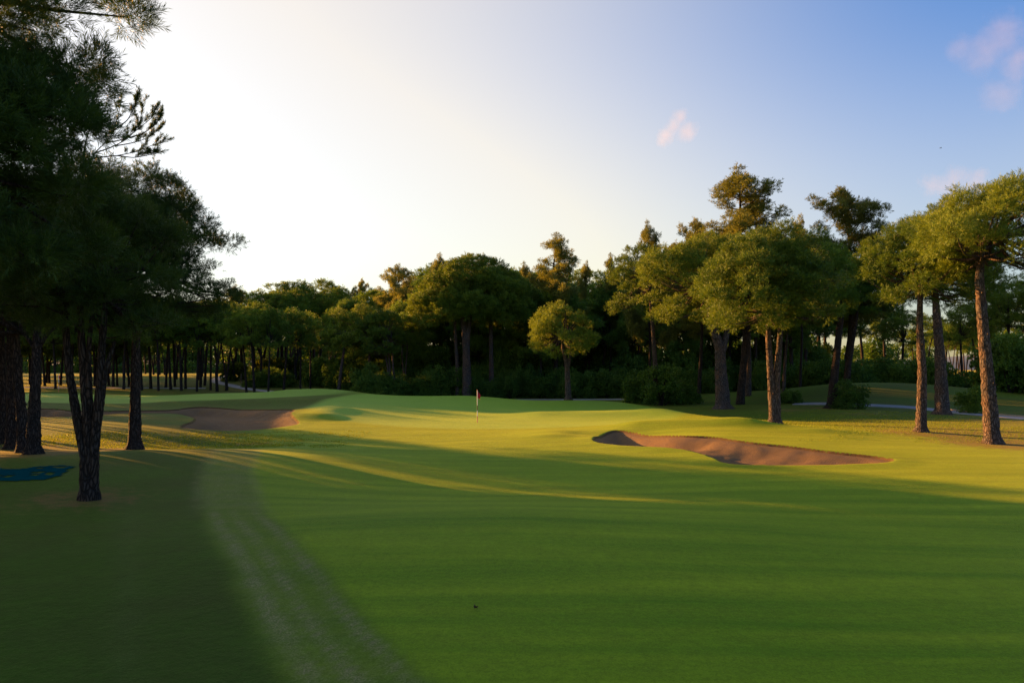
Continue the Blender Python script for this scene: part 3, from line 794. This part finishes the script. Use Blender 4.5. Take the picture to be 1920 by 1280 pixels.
for k, (lab, px, Y, st, cr) in enumerate([
    ('dark pine with crotch of low branches, rightmost of the trunks at the left edge', 62, 29, [[(62, 862), (64, 780), (67, 700), (69, 640), (70, 560)], [(67, 655, 0, .09), (50, 632), (38, 620)], [(69, 655, 0, .1), (86, 630), (104, 612)]], [(48, 0, 3.3, 5.2, 10.9)]),
    ('dark pine with trunk slanting left, second trunk from the right in the left-edge cluster', 47, 31, [[(47, 850), (42, 790), (34, 720), (30, 640), (28, 560)]], [(-10, 0, 3.4, 5.4, 11.2)]),
    ('dark straight pine left of the slanting trunk in the left-edge cluster', 23, 33.5, [[(23, 840), (22, 760), (20, 680), (18, 560)]], [(-30, 1, 3.4, 5.6, 11.4)]),
    ('dark pine hard against the left edge of the picture', 6, 36, [[(6, 830), (5, 760), (4, 680), (2, 560)]], [(60, 2, 3.4, 6.0, 12.0)])]):
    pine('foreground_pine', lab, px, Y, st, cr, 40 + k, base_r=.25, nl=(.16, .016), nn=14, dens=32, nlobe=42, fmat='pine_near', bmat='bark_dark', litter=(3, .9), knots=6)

# ------------------------------------------------------------------ the wood
U = [Proto(generic_pine(100 + i, H=14, R_=r, zb=z, fork=fk, fmat='pine_wood', nlobe=28)) for i, (r, z, fk) in enumerate([(3.6, 7.6, False), (4.0, 8.2, False), (3.2, 7.0, True), (3.8, 7.8, False), (3.5, 7.2, True)])]
DK = [Proto(generic_pine(120 + i, H=14, R_=r, zb=z, fmat='pine_deep', dens=22)) for i, (r, z) in enumerate([(4.2, 5.2), (3.8, 4.6), (4.5, 6)])]
AL = [Proto(aleppo_pine(140, 20, 4.2, 7)), Proto(aleppo_pine(141, 20, 3.2, 7, nbr=40)), Proto(aleppo_pine(142, 20, 3.8, 6, nbr=52))]
SH = [Proto(shrub_proto(160)), Proto(shrub_proto(161, 1.4, 3.2)), Proto(shrub_proto(162, 2.0, 2.4, n=32))]
BR = [Proto(shrub_proto(170, 1.9, 3.4, 22, 6, (.22, .12), 'broad', 24))]
R = rng(7)

G1 = 'slender dark-trunked pines in the shaded wood behind the left bunker'
G2 = 'farther pines filling the left wood'
def tree(pr, px, Y, top, name, label, cat, group=None, wide=1.0, H0=14.0):
    x = wx(px, Y); zt = wz(top, Y); g = gz(x, Y)
    if group in (G1, G2):                       # the wood stays low where the sun reaches the lit pines
        t_ = x * sdir.x + Y * sdir.y; c_n = x * math.cos(az) + Y * math.sin(az)
        if 57 < c_n < 84: zt = min(zt, max(11.5, 6.3 + .14 * (t_ - 50)))
    s = (zt - g) / H0
    return pr.put(name, x, Y, s * wide, R.uniform(0, 6.28), label, cat, group, 0, s)

G1 = 'slender dark-trunked pines in the shaded wood behind the left bunker'
L1 = 'slender dark-trunked umbrella pine in the shaded wood behind the left bunker'
front = [(232, 104), (266, 103), (283, 108), (297, 102), (311, 112), (320, 106), (328, 116), (340, 104), (348, 110), (369, 103), (376, 114), (384, 120), (395, 107),
         (462, 101), (477, 99), (503, 98), (532, 103), (563, 104), (582, 112), (212, 110), (196, 104), (178, 113), (152, 108), (133, 112), (104, 104), (84, 112), (58, 108), (30, 110), (8, 106)]
for i, (px, Y) in enumerate(front):
    tree(U[[0, 1, 3][i % 3]], px, Y, 572 + R.uniform(-14, 18), 'umbrella_pine', L1, 'pine tree', G1, R.uniform(.8, 1.0))
tree(U[2], 407, 104, 566, 'umbrella_pine', 'fork-trunked dark pine beside the curve of the pale path in the wood', 'pine tree')
tree(U[4], 425, 107, 560, 'umbrella_pine', 'fork-trunked dark pine right of the pale path in the wood', 'pine tree')
pine('umbrella_pine', 'leaning grey-trunked pine between the wood and the lit young pines', 632, 100, [[(634, 744), (640, 690), (646, 650), (648, 620)]], [(640, 2, 2.6, 6.4, 9.8)], 60,
     base_r=.24, fmat='pine_deep', litter=(1, 0), nlobe=36, nl=(.24, .04))

G2 = 'farther pines filling the left wood'
L2 = 'farther umbrella pine deep in the left wood, trunk half hidden by nearer trees'
def lprof(px): return np.interp(px, [-300, 380, 430, 470, 520, 560, 620, 660, 700, 760], [560, 560, 548, 545, 540, 534, 536, 546, 548, 540])
for k in range(56):
    Y = R.uniform(122, 215); px = R.uniform(-120, 720) if k % 4 else R.uniform(430, 720)
    if 395 < px < 535 and 140 < Y < 200: continue
    top = lprof(px) + R.uniform(2, 34) if Y < 150 else lprof(px) + R.uniform(10, 60)
    tree(U[k % 5], px, Y, top, 'umbrella_pine', L2, 'pine tree', G2, R.uniform(.85, 1.15))
for px, Y, top in ((560, 150, 534), (600, 158, 531), (530, 150, 537), (640, 150, 545), (492, 145, 546), (690, 140, 548), (455, 150, 552)):
    tree(U[int(px) % 5], px, Y, top, 'umbrella_pine', L2, 'pine tree', G2, 1.25)

G3 = 'dark pines packed together behind the green'
L3 = 'dark pine among the packed trees behind the green, mostly hidden by its neighbours'
def cprof(px): return np.interp(px, [640, 700, 760, 800, 860, 960, 1000, 1080, 1150, 1230, 1320, 1420, 1500, 1600, 1700], [560, 545, 520, 500, 490, 500, 505, 510, 500, 470, 450, 440, 440, 470, 500])
for k, px in enumerate(np.arange(650, 1660, 24)):
    p = px + R.uniform(-10, 10); Y = R.uniform(104, 120)
    if p > 1520: continue
    tree(DK[k % 3], p, Y, cprof(p) + R.uniform(22, 75), 'dark_pine', L3, 'pine tree', G3, R.uniform(.8, 1.1))
for k, px in enumerate(np.arange(660, 1640, 30)):
    p = px + R.uniform(-14, 14); Y = R.uniform(124, 150)
    if p > 1540: continue
    tree(DK[(k + 1) % 3], p, Y, cprof(p) + R.uniform(5, 40), 'dark_pine', L3, 'pine tree', G3, R.uniform(.9, 1.2))

for i, (px, Y, top, wd, lab) in enumerate([
    (1388, 76, 316, 1.25, 'tallest ragged pine with open crown rising above the stout forked pine'),
    (1585, 74, 348, 1.1, 'ragged open-crowned pine rising between twin-stemmed pine and the right-hand umbrella pines'),
    (1040, 106, 438, 1.1, 'ragged pointed pine rising above the small round-crowned pine'),
    (1216, 90, 416, .6, 'thin feathery pine top poking up behind the slim umbrella pine'),
    (745, 122, 494, .9, 'ragged open pine left of the broad dome pine'),
    (1143, 112, 476, .6, 'small ragged pine top on the skyline left of the slim umbrella pine'),
    (440, 145, 534, .8, 'feathery pine top on the skyline beside the dark foreground dome'),
    (676, 142, 522, .6, 'small feathery pine top on the skyline above the lit young pines'),
    (826, 118, 476, .7, 'ragged pine top showing left of the broad dome'),
    (1098, 114, 490, .5, 'slight ragged pine top right of the pointed ragged pine'),
    (1310, 86, 408, .8, 'ragged pine branches showing left of the tallest ragged pine'),
    (1500, 88, 404, .6, 'ragged pine top between the two tallest open-crowned pines'),
    (985, 112, 492, .6, 'low ragged pine left of the pointed ragged pine')]):
    tree(AL[(i + 2) % 3], px, Y, top, 'ragged_pine', lab, 'pine tree', None, wd, 20.0)

# trees out of view on the left whose tops shade the left bunker and the back of the green
G9 = 'trees beyond the left edge'
for k, c in enumerate(np.arange(27, 52, 2.6)):
    t = 138 + (k % 2) * 6 + R.uniform(-1.5, 1.5); s2, c2 = -math.sin(az), math.cos(az)
    DK[k % 3].put('dark_pine', t * s2 + c * c2, t * c2 - c * s2, R.uniform(.9, .97), R.uniform(0, 6), 'pine standing out of view far beyond the left edge', 'pine tree', G9)
for k in range(30):
    px = R.uniform(-750, -60); Y = R.uniform(112, 175); x = wx(px, Y)
    if x * math.cos(az) + Y * math.sin(az) < 54: continue
    U[k % 5].put('umbrella_pine', x, Y, R.uniform(.85, 1), R.uniform(0, 6), 'pine standing out of view far beyond the left edge', 'pine tree', G9)
for k in range(34):
    tree(U[k % 5], R.uniform(-150, 400), R.uniform(132, 215), 575 + R.uniform(0, 40), 'umbrella_pine', L2, 'pine tree', G2, 1.0)
for k in range(16):
    tree(DK[k % 3], -60 + 22 * k + R.uniform(-8, 8), R.uniform(114, 128), 572 + R.uniform(-8, 22), 'umbrella_pine', L2, 'pine tree', G2, .95)
# far wood: one mass closing the horizon
fb = MB(); ft = MB()
for k in range(420):
    px = R.uniform(-700, 2500) if k < 240 else R.uniform(-250, 760); Y = R.uniform(250, 430)
    if 1762 < px < 1842: continue
    x = wx(px, Y); H = R.uniform(11, 16); g = gz(x, Y)
    ft.add(*tube([(x, Y, g - 1), (x + R.normal(0, .3), Y, g + H * .8)], [.3, .15], 5))
    n = 320; d = unit(R.normal(size=(n, 3))); q = R.uniform(.4, 1, (n, 1)) ** .5
    P = np.array([x, Y, g + H * .66]) + d * q * np.array([R.uniform(3, 5), 3.5, H * .36])
    fb.add(*needles(P, unit(d + [0, 0, .5]), 4, .8, .45, R, (.3, 1.3), .3))
    if k % 4:
        P = np.array([x + R.normal(0, 3), Y - 6, g + .8]) + d * q * np.array([5, 3, R.uniform(1.2, 3.6)])
        fb.add(*needles(P, unit(d + [0, 0, .5]), 3, .7, .45, R, (.3, 1.3), .2))
fw_ = obj('far_wood', fb.mesh('far_wood_foliage', M['pine_deep'])); tag(fw_, 'far-off wood closing the horizon behind the pines', 'wood', None, 'stuff')
fo_ = obj('trunk', ft.mesh('far_wood_trunk', M['bark_dark'], True), fw_); tag(fo_, kind='stuff')

# right distance
G4 = 'sunlit distant pines beyond the grass mound'
for i, (px, Y, top, wd) in enumerate([(1690, 118, 585, 1.3), (1660, 150, 575, 1.1), (1735, 160, 590, 1.1), (1805, 112, 575, 1.0), (1832, 120, 560, 1.0), (1890, 105, 535, 1.2), (1935, 110, 520, 1.2), (1980, 100, 510, 1.2),
                                     (1620, 140, 560, 1.2), (1580, 125, 550, 1.2), (1545, 140, 540, 1.2), (1770, 190, 610, 1.2), (1715, 200, 615, 1.2), (1860, 180, 600, 1.2), (1910, 150, 560, 1.2), (2030, 110, 500, 1.2)]):
    tree(U[i % 5], px, Y, top, 'umbrella_pine', 'sunlit distant umbrella pine beyond the grass mound on the right', 'pine tree', G4, wd)
G5 = 'thin far trunks in the bright gap'
for i in range(14):
    tree(U[i % 5], 1770 + 6.5 * i + R.uniform(-3, 3), R.uniform(150, 230), 600 + R.uniform(0, 20), 'umbrella_pine', 'far pine with thin trunk against the bright gap at the right', 'pine tree', G5, .8)

# grove off the left edge that throws the foreground shade
G6 = 'pines of the grove left of the picture'
sx, sy = -math.sin(az), math.cos(az)
k = 0
for t, c, h, w_ in ((58, 17.0, .93, .88), (67, 17.2, .95, .88), (76, 16.8, .93, .88), (60, 21.8, .93, .5), (55, 19.9, .9, .4), (66, 20.7, .93, .45), (73, 21.9, .93, .5), (81, 22.8, .76, .8), (86, 24.4, .78, .88), (91, 22.4, .8, .88)):
    x = t * sx + c * sy; y = t * sy - c * sx
    U[k % 5].put('grove_pine', x, y, w_, R.uniform(0, 6.28), 'pine of the grove standing out of view beyond the left edge', 'pine tree', G6, 0, h); k += 1
for t in np.arange(43, 84, 5.5):
    for c in np.arange(-6, 20, 5.2):
        tt = t + R.uniform(-1.5, 1.5); cc = c + R.uniform(-1, 1)
        x = tt * sx + cc * sy; y = tt * sy - cc * sx
        if x / y > -.74: continue
        s = R.uniform(.85, .98)
        (U[k % 5] if c > 11 else DK[k % 3]).put('grove_pine', x, y, s, R.uniform(0, 6.28), 'pine of the grove standing out of view beyond the left edge', 'pine tree', G6); k += 1

# shrubs and undergrowth
def shrub(pr, px, Y, s, lab, group=None, sz=None, name='shrub'):
    return pr.put(name, wx(px, Y), Y, s, R.uniform(0, 6.28), lab, 'bush', group, -.05, sz)
shrub(SH[0], 1196, 78, 1.25, 'dark green bush at the wood edge, left of the ivy-covered bush', None, 1.3)
shrub(SH[1], 1240, 75, 1.55, 'tall ivy-covered bush around the foot of the slim pine', None, 1.45)
shrub(SH[2], 1275, 79, 1.1, 'low spreading bush right of the ivy-covered bush')
shrub(SH[0], 1592, 65, .95, 'small dark bush beside the leaning dark-trunked pine')
shrub(SH[1], 1828, 60, .9, 'leafy bush between the path and the right-hand pines', None, .8)
shrub(SH[2], 1480, 74, .6, 'small low bush behind the orange-lit twin-stemmed pine')
G7 = 'dark undergrowth bushes along the foot of the wood'
L7 = 'dark undergrowth bush in the shade at the foot of the wood'
for k, px in enumerate(np.arange(690, 1540, 17)):
    shrub(SH[k % 3], px + R.uniform(-8, 8), R.uniform(97, 104), R.uniform(.8, 1.5), L7, G7, R.uniform(.9, 1.7), 'undergrowth_bush')
for k, px in enumerate(np.arange(700, 1540, 19)):
    shrub(SH[(k + 1) % 3], px + R.uniform(-8, 8), R.uniform(106, 128), R.uniform(1.5, 2.3), L7, G7, R.uniform(2.2, 3.2), 'undergrowth_bush')
G8 = 'hedge bushes behind the grass mound'
for k, px in enumerate((1545, 1575, 1605, 1632, 1660, 1685, 1710, 1735, 1760)):
    shrub(SH[k % 3], px, R.uniform(92, 97), 1.3, 'dark hedge bush behind the grass mound', G8, 1.35, 'hedge_bush')
for k, (px, Y) in enumerate(((1872, 82), (1890, 80), (1912, 83), (1935, 80), (1960, 82), (1900, 90))):
    shrub(SH[k % 3], px, Y, 1.6, 'big dark bush massed at the right edge behind the pine', 'big bushes at the right edge', 2.3, 'hedge_bush')
for k, (px, Y) in enumerate(((1800, 95), (1822, 97))):
    shrub(SH[k % 3], px, Y, .8, 'low bush on the crest of the grass mound at the right', 'low bushes on the mound', .8)
for k, (px, Y, s) in enumerate(((480, 116, 1.2), (505, 117, 1.3), (530, 118, 1.2))):
    shrub(SH[k % 3], px, Y, s, 'rounded dark bush in the clearing behind the left wood trunks', 'rounded bushes in the clearing', 1.1)
for k, (px, Y, s) in enumerate(((440, 138, 1.3), (497, 140, 1.6), (545, 138, 1.7), (570, 140, 1.4), (600, 134, 1.5), (625, 132, 1.4), (648, 128, 1.3))):
    BR[0].put('leafy_bush', wx(px, Y), Y, s, R.uniform(0, 6), 'yellow-green leafy bush lit from behind inside the left wood', 'bush', 'leafy bushes in the left wood', -.05)
for k, px in enumerate(np.arange(590, 700, 14)):
    shrub(SH[k % 3], px, R.uniform(112, 124), 1.3, L7, G7, 1.7, 'undergrowth_bush')

# ------------------------------------------------------------------ ground, bunkers, paths
for q in ((-19, 35, 3, .5), (-24, 30, 6, .9), (-13.5, 37.5, 1.8, .6), (-20, 22, 5, .6), (-16, 16, 4, .5), (27, 37, 3.5, .75), (25, 41, 4, .8), (33, 50, 4, .45), (27, 57, 3.5, .5), (23, 63, 3, .55), (5, 89, 7, .9), (33, 40, 5, .8)): TREES_LITTER.append(q)
build_ground()
build_sand(RB, DEP['r']); build_sand(LB, DEP['l'])
pp = lambda *a: [(wx(p, Y), Y) for p, Y in a]
ribbon('cart_path', pp((386, 112), (300, 110), (200, 108), (100, 107), (-60, 106)), 2.4, M['path'])
ribbon('cart_path', pp((1180, 93), (1060, 94), (900, 94), (760, 94), (660, 95), (580, 98), (542, 103), (500, 107), (459, 112), (430, 122), (402, 134), (404, 150), (425, 175)), 2.4, M['path'])
ribbon('cart_path', pp((1490, 73), (1560, 71), (1620, 69), (1680, 67.5), (1720, 66.5), (1770, 63), (1830, 58), (1900, 54), (2010, 50)), 2.6, M['path'])
ribbon('path_edging', pp((1770, 65), (1830, 60.2), (1900, 56.2), (2010, 52)), .35, M['kerb'], .12)
# blue-stained patch of ground on the left
bl = smooth_loop([on_ground(*p) for p in ((-60, 882), (20, 880), (90, 872), (138, 869), (140, 878), (118, 892), (95, 902), (30, 904), (-60, 905))])
mn = bl.min(0); mx = bl.max(0); XX, YY = np.meshgrid(np.arange(mn[0], mx[0], .12), np.arange(mn[1], mx[1], .12)); x = XX.ravel(); y = YY.ravel()
d = sdist(bl, x, y) + 1.0 * (fbm(x * 1.6, y * 1.6, 77) - .5) - 9 * (fbm(x * 3.1, y * 3.1, 78) > .73); ny_, nx_ = XX.shape
i = (np.arange(ny_ - 1)[:, None] * nx_ + np.arange(nx_ - 1)[None]).ravel(); f = np.stack([i, i + 1, i + nx_ + 1, i + nx_], 1); f = f[(d[f] > 0).all(1)]
use = np.unique(f); re_ = np.full(len(x), -1); re_[use] = np.arange(len(use))
tag(obj('blue_stained_ground', np_mesh('blue_stained_ground', np.stack([x, y, ground_z(x, y) + .02], 1)[use], [re_[f]], True, [M['blue']])), kind='structure')

# longer grass catching the low sun, in the hollow and round the right-hand pines
def grass_patch(lab, boxes, seed):
    Rg = rng(seed); P = []
    for (x0, x1, y0, y1, n) in boxes:
        p = np.stack([Rg.uniform(x0, x1, n), Rg.uniform(y0, y1, n)], 1)
        ex = np.minimum(np.minimum(p[:, 0] - x0, x1 - p[:, 0]) / (x1 - x0), np.minimum(p[:, 1] - y0, y1 - p[:, 1]) / (y1 - y0)) * 4
        m = fbm(p[:, 0] * .9, p[:, 1] * .9, seed) + .5 * np.clip(ex, 0, 1) > Rg.uniform(.62, .98, n)
        for poly in (RB, LB): m &= ~(bunker_d(poly, p[:, 0], p[:, 1], 1) > -.5)
        P.append(p[m])
    P = np.concatenate(P); z = ground_z(P[:, 0], P[:, 1])
    P = np.stack([P[:, 0], P[:, 1], z - .01], 1)
    D = unit(np.array([0, 0, 1.0]) + Rg.normal(0, .35, P.shape) * np.array([1, 1, 0]))
    mb = MB(); mb.add(*needles(P, D, 3, .06, .016, Rg, (.1, .7), .0))
    o = obj('grass', mb.mesh('grass_blades', M['blades'])); tag(o, lab, 'grass', None, 'stuff')
grass_patch('longer tussocky grass in the sunlit hollow under the left pines', [(-27, -8, 34, 43, 26000)], 5)
grass_patch('longer grass round the feet of the right-hand pines', [(13, 34, 33, 62, 34000)], 6)

# far hills
hx = np.linspace(-3500, 3500, 120); prof = 22 + 55 * fbm(hx / 700 + 3, hx * 0, 4, 3)
V = []; 
for r_, (yy, s_) in enumerate(((2300, 0), (2500, .75), (2750, 1.0), (3200, 0))): V.append(np.stack([hx, np.full_like(hx, yy), prof * s_ - 2], 1))
V = np.concatenate(V); n = len(hx); i = (np.arange(3)[:, None] * n + np.arange(n - 1)[None]).ravel()
tag(obj('hills', np_mesh('hills', V, [np.stack([i, i + 1, i + n + 1, i + n], 1)], True, [M['hill']])), kind='structure')

# ------------------------------------------------------------------ flagsticks
def flagstick(px, Y, h, lab, wind=1):
    x = wx(px, Y); root = empty('flagstick', (x, Y, gz(x, Y)), lab, 'golf flag')
    mb = []
    bands = [(0, .42, 'redpaint'), (.42, .78, 'white'), (.78, 1.12, 'black'), (1.12, 1.42, 'white'), (1.42, 2.12, 'white')]
    vs = MB(); fs = []; mats = ['redpaint', 'white', 'black']; mi = []
    for a, b, m_ in bands:
        V, f = tube([(0, 0, a * h / 2.12 - (.1 if a == 0 else 0)), (0, 0, b * h / 2.12)], [.022, .022], 8); vs.add(V, f); mi += [mats.index(m_)] * len(f)
    me = vs.mesh('flag_pole', [M[m_] for m_ in mats], True); me.polygons.foreach_set('material_index', np.array(mi, np.int32)); me.update()
    obj('pole', me, root)
    V, f = tube([(0, 0, 2.10 * h / 2.12), (0, 0, 2.14 * h / 2.12)], [.03, .02], 8); kb = MB(); kb.add(V, f); obj('pole_knob', kb.mesh('pole_knob', M['redpaint'], True), root)
    nu, nv = 14, 12; V = []
    for a in range(nu):
        for b in range(nv):
            u = a / (nu - 1); v = b / (nv - 1)
            xx = u * .20 * wind + .03 * wind * math.sin(v * 4 + u * 2)
            yy = .07 * math.sin(u * 9 + v) * u
            V.append((xx, yy, (2.06 - v * .36 * (1 - .25 * u) - u * .30) * h / 2.12))
    i = (np.arange(nu - 1)[:, None] * nv + np.arange(nv - 1)[None]).ravel()
    me = np_mesh('flag_cloth', np.array(V), [np.stack([i, i + nv, i + nv + 1, i + 1], 1)], True, [M['red']])
    fo = obj('flag', me, root); sd = fo.modifiers.new('solid', 'SOLIDIFY'); sd.thickness = .006
    return root
flagstick(895, 49, 2.12, 'red flag on a banded flagstick standing in the middle of the lit green')
flagstick(110, 92, 2.2, 'distant red flag on a white stick seen through the dark left trunks')

# wooden post beside the path in the wood
x = wx(452, 128); po = empty('wooden_post', (x, 128, gz(x, 128)), 'thin wooden post beside the path in the left wood', 'post')
pb = MB(); pb.add(*tube([(0, 0, -.2), (0, 0, 1.6)], [.07, .06], 8)); obj('shaft', pb.mesh('post_shaft', M['wood'], True), po)
pb = MB(); pb.add(*tube([(0, 0, 1.6), (0, 0, 1.7)], [.09, .05], 8)); obj('cap', pb.mesh('post_cap', M['wood'], True), po)

# dead leaves on the fairway
def leaf(px, py, s, lab):
    Y = HC * F / (py - HZ)
    for _ in range(8): Y = .5 * Y + .5 * (HC - gz(wx(px, Y), Y)) * F / (py - HZ)
    x = wx(px, Y); rr = rng(int(px)); V = []; Fa = []
    for k in range(4):
        a = rr.uniform(0, 6.28); c = np.array([rr.normal(0, s * .5), rr.normal(0, s * .5), .01]); d = np.array([math.cos(a), math.sin(a), 0]); e = np.array([-d[1], d[0], 0])
        b = len(V)
        V += [c - d * s + [0, 0, .03], c - e * s * .4 + [0, 0, .02], c + e * s * .4 + [0, 0, .045], c + d * s + [0, 0, .06], c + [0, 0, .012]]
        Fa += [(b, b + 1, b + 4), (b, b + 4, b + 2), (b + 4, b + 1, b + 3), (b + 2, b + 4, b + 3)]
    o = obj('dead_leaf', np_mesh('dead_leaf', np.array(V), [np.array(Fa)], False, [M['leaf']]), None, (x, Y, gz(x, Y)))
    tag(o, lab, 'leaf')
leaf(890, 1142, .04, 'curled brown leaf lying alone on the near fairway')

# bird high over the right-hand trees
bo = empty('bird', (wx(1764, 110), 110, wz(278, 110)), 'tiny dark bird flying above the right-hand trees', 'bird')
bb = MB(); bb.add(*tube([(-.13, 0, 0), (-.05, 0, .01), (.06, 0, .02), (.13, 0, .03)], [.012, .04, .045, .015], 8)); obj('body', bb.mesh('bird_body', M['bird'], True), bo)
for s in (-1, 1):
    V = np.array([(.05, 0, .03), (-.05, 0, .03), (-.06, s * .16, .10), (.03, s * .16, .10), (-.09, s * .34, .05)])
    wo = obj('wing', np_mesh('bird_wing', V, [np.array([(0, 1, 2, 3)]), np.array([(3, 2, 4)])], False, [M['bird']]), bo)
    wo.modifiers.new('solid', 'SOLIDIFY').thickness = .01
# small clouds
def cloud(px, py, blobs, dens, lab, seed):
    Yc = 2200.0; cx, cz = wx(px, Yc), wz(py, Yc)
    m, n_ = new_mat('cloud_vapour'); g = N(n_, 'ShaderNodeTexCoord')
    nz = noise(n_, g.outputs['Object'], .022, 4, .62)
    # soft falloff from each puff centre
    tot = None
    for (bx_, bz_, br) in blobs:
        v = N(n_, 'ShaderNodeVectorMath'); v.operation = 'DISTANCE'; L(n_, g.outputs['Object'], v.inputs[0]); k_ = Yc / F
        v.inputs[1].default_value = (bx_ * k_, 0, -bz_ * k_)
        f_ = math_(n_, 'SUBTRACT', 1.0, math_(n_, 'DIVIDE', v.outputs['Value'], br * k_), True)
        tot = f_ if tot is None else math_(n_, 'MAXIMUM', tot, f_)
    dn = math_(n_, 'SUBTRACT', math_(n_, 'ADD', tot, math_(n_, 'MULTIPLY', math_(n_, 'SUBTRACT', nz, .5), 1.3)), .32, True)
    pv = N(n_, 'ShaderNodeVolumePrincipled'); pv.inputs['Color'].default_value = (1, .86, .82, 1); pv.inputs['Anisotropy'].default_value = .1
    L(n_, math_(n_, 'MULTIPLY', dn, dens), pv.inputs['Density'])
    L(n_, pv.outputs[0], N(n_, 'ShaderNodeOutputMaterial').inputs['Volume'])
    mb = MB()
    x0 = min(b[0] - b[2] for b in blobs) * k_; x1 = max(b[0] + b[2] for b in blobs) * k_
    z0 = min(-b[1] - b[2] for b in blobs) * k_; z1 = max(-b[1] + b[2] for b in blobs) * k_; yd = max(b[2] for b in blobs) * k_
    u = np.linspace(0, np.pi, 13)[:, None]; v = np.linspace(0, 2 * np.pi, 24, endpoint=False)[None]
    S = np.stack([np.sin(u) * np.cos(v) * (x1 - x0) * .71 + (x0 + x1) / 2, np.sin(u) * np.sin(v) * yd * 1.2, (np.cos(u) + 0 * v) * (z1 - z0) * .71 + (z0 + z1) / 2], -1).reshape(-1, 3)
    i = np.arange(12)[:, None] * 24; j = np.arange(24)[None]
    f = np.stack([i + j, i + 24 + j, i + 24 + (j + 1) % 24, i + (j + 1) % 24], -1).reshape(-1, 4)
    o = obj('cloud', np_mesh('cloud', S, [f], True, [m]), None, (cx, Yc, cz)); tag(o, lab, 'cloud')
cloud(1270, 240, [(5, -22, 24), (18, 8, 30), (-22, 14, 24), (-8, -5, 26), (-30, 26, 20)], .010, 'small pink cloud alone in the middle of the blue sky', 1)
cloud(1860, 120, [(20, -50, 70), (-20, -20, 60), (50, 0, 60), (20, 60, 55), (-60, -30, 40)], .0025, 'large faint pinkish cloud at the upper right corner', 2)
cloud(1790, 335, [(-40, 12, 40), (0, -2, 40), (40, 10, 45), (-10, 14, 40)], .0038, 'low pinkish cloud just above the right-hand umbrella pines', 3)
# air
if HAZE > 0:
    hm, hn = new_mat('air'); pv = N(hn, 'ShaderNodeVolumePrincipled'); pv.inputs['Density'].default_value = HAZE
    pv.inputs['Color'].default_value = (.9, .92, .95, 1); pv.inputs['Anisotropy'].default_value = .35
    L(hn, pv.outputs[0], N(hn, 'ShaderNodeOutputMaterial').inputs['Volume'])
    a = np.array([(x, y, z) for x in (-420, 420) for y in (-30, 700) for z in (-4, 27.0)], float)
    f = np.array([(0, 1, 3, 2), (4, 6, 7, 5), (0, 4, 5, 1), (2, 3, 7, 6), (0, 2, 6, 4), (1, 5, 7, 3)])
    tag(obj('haze', np_mesh('haze', a, [f], False, [hm])), kind='stuff')
for p in U + DK + AL + SH + BR: p.drop()
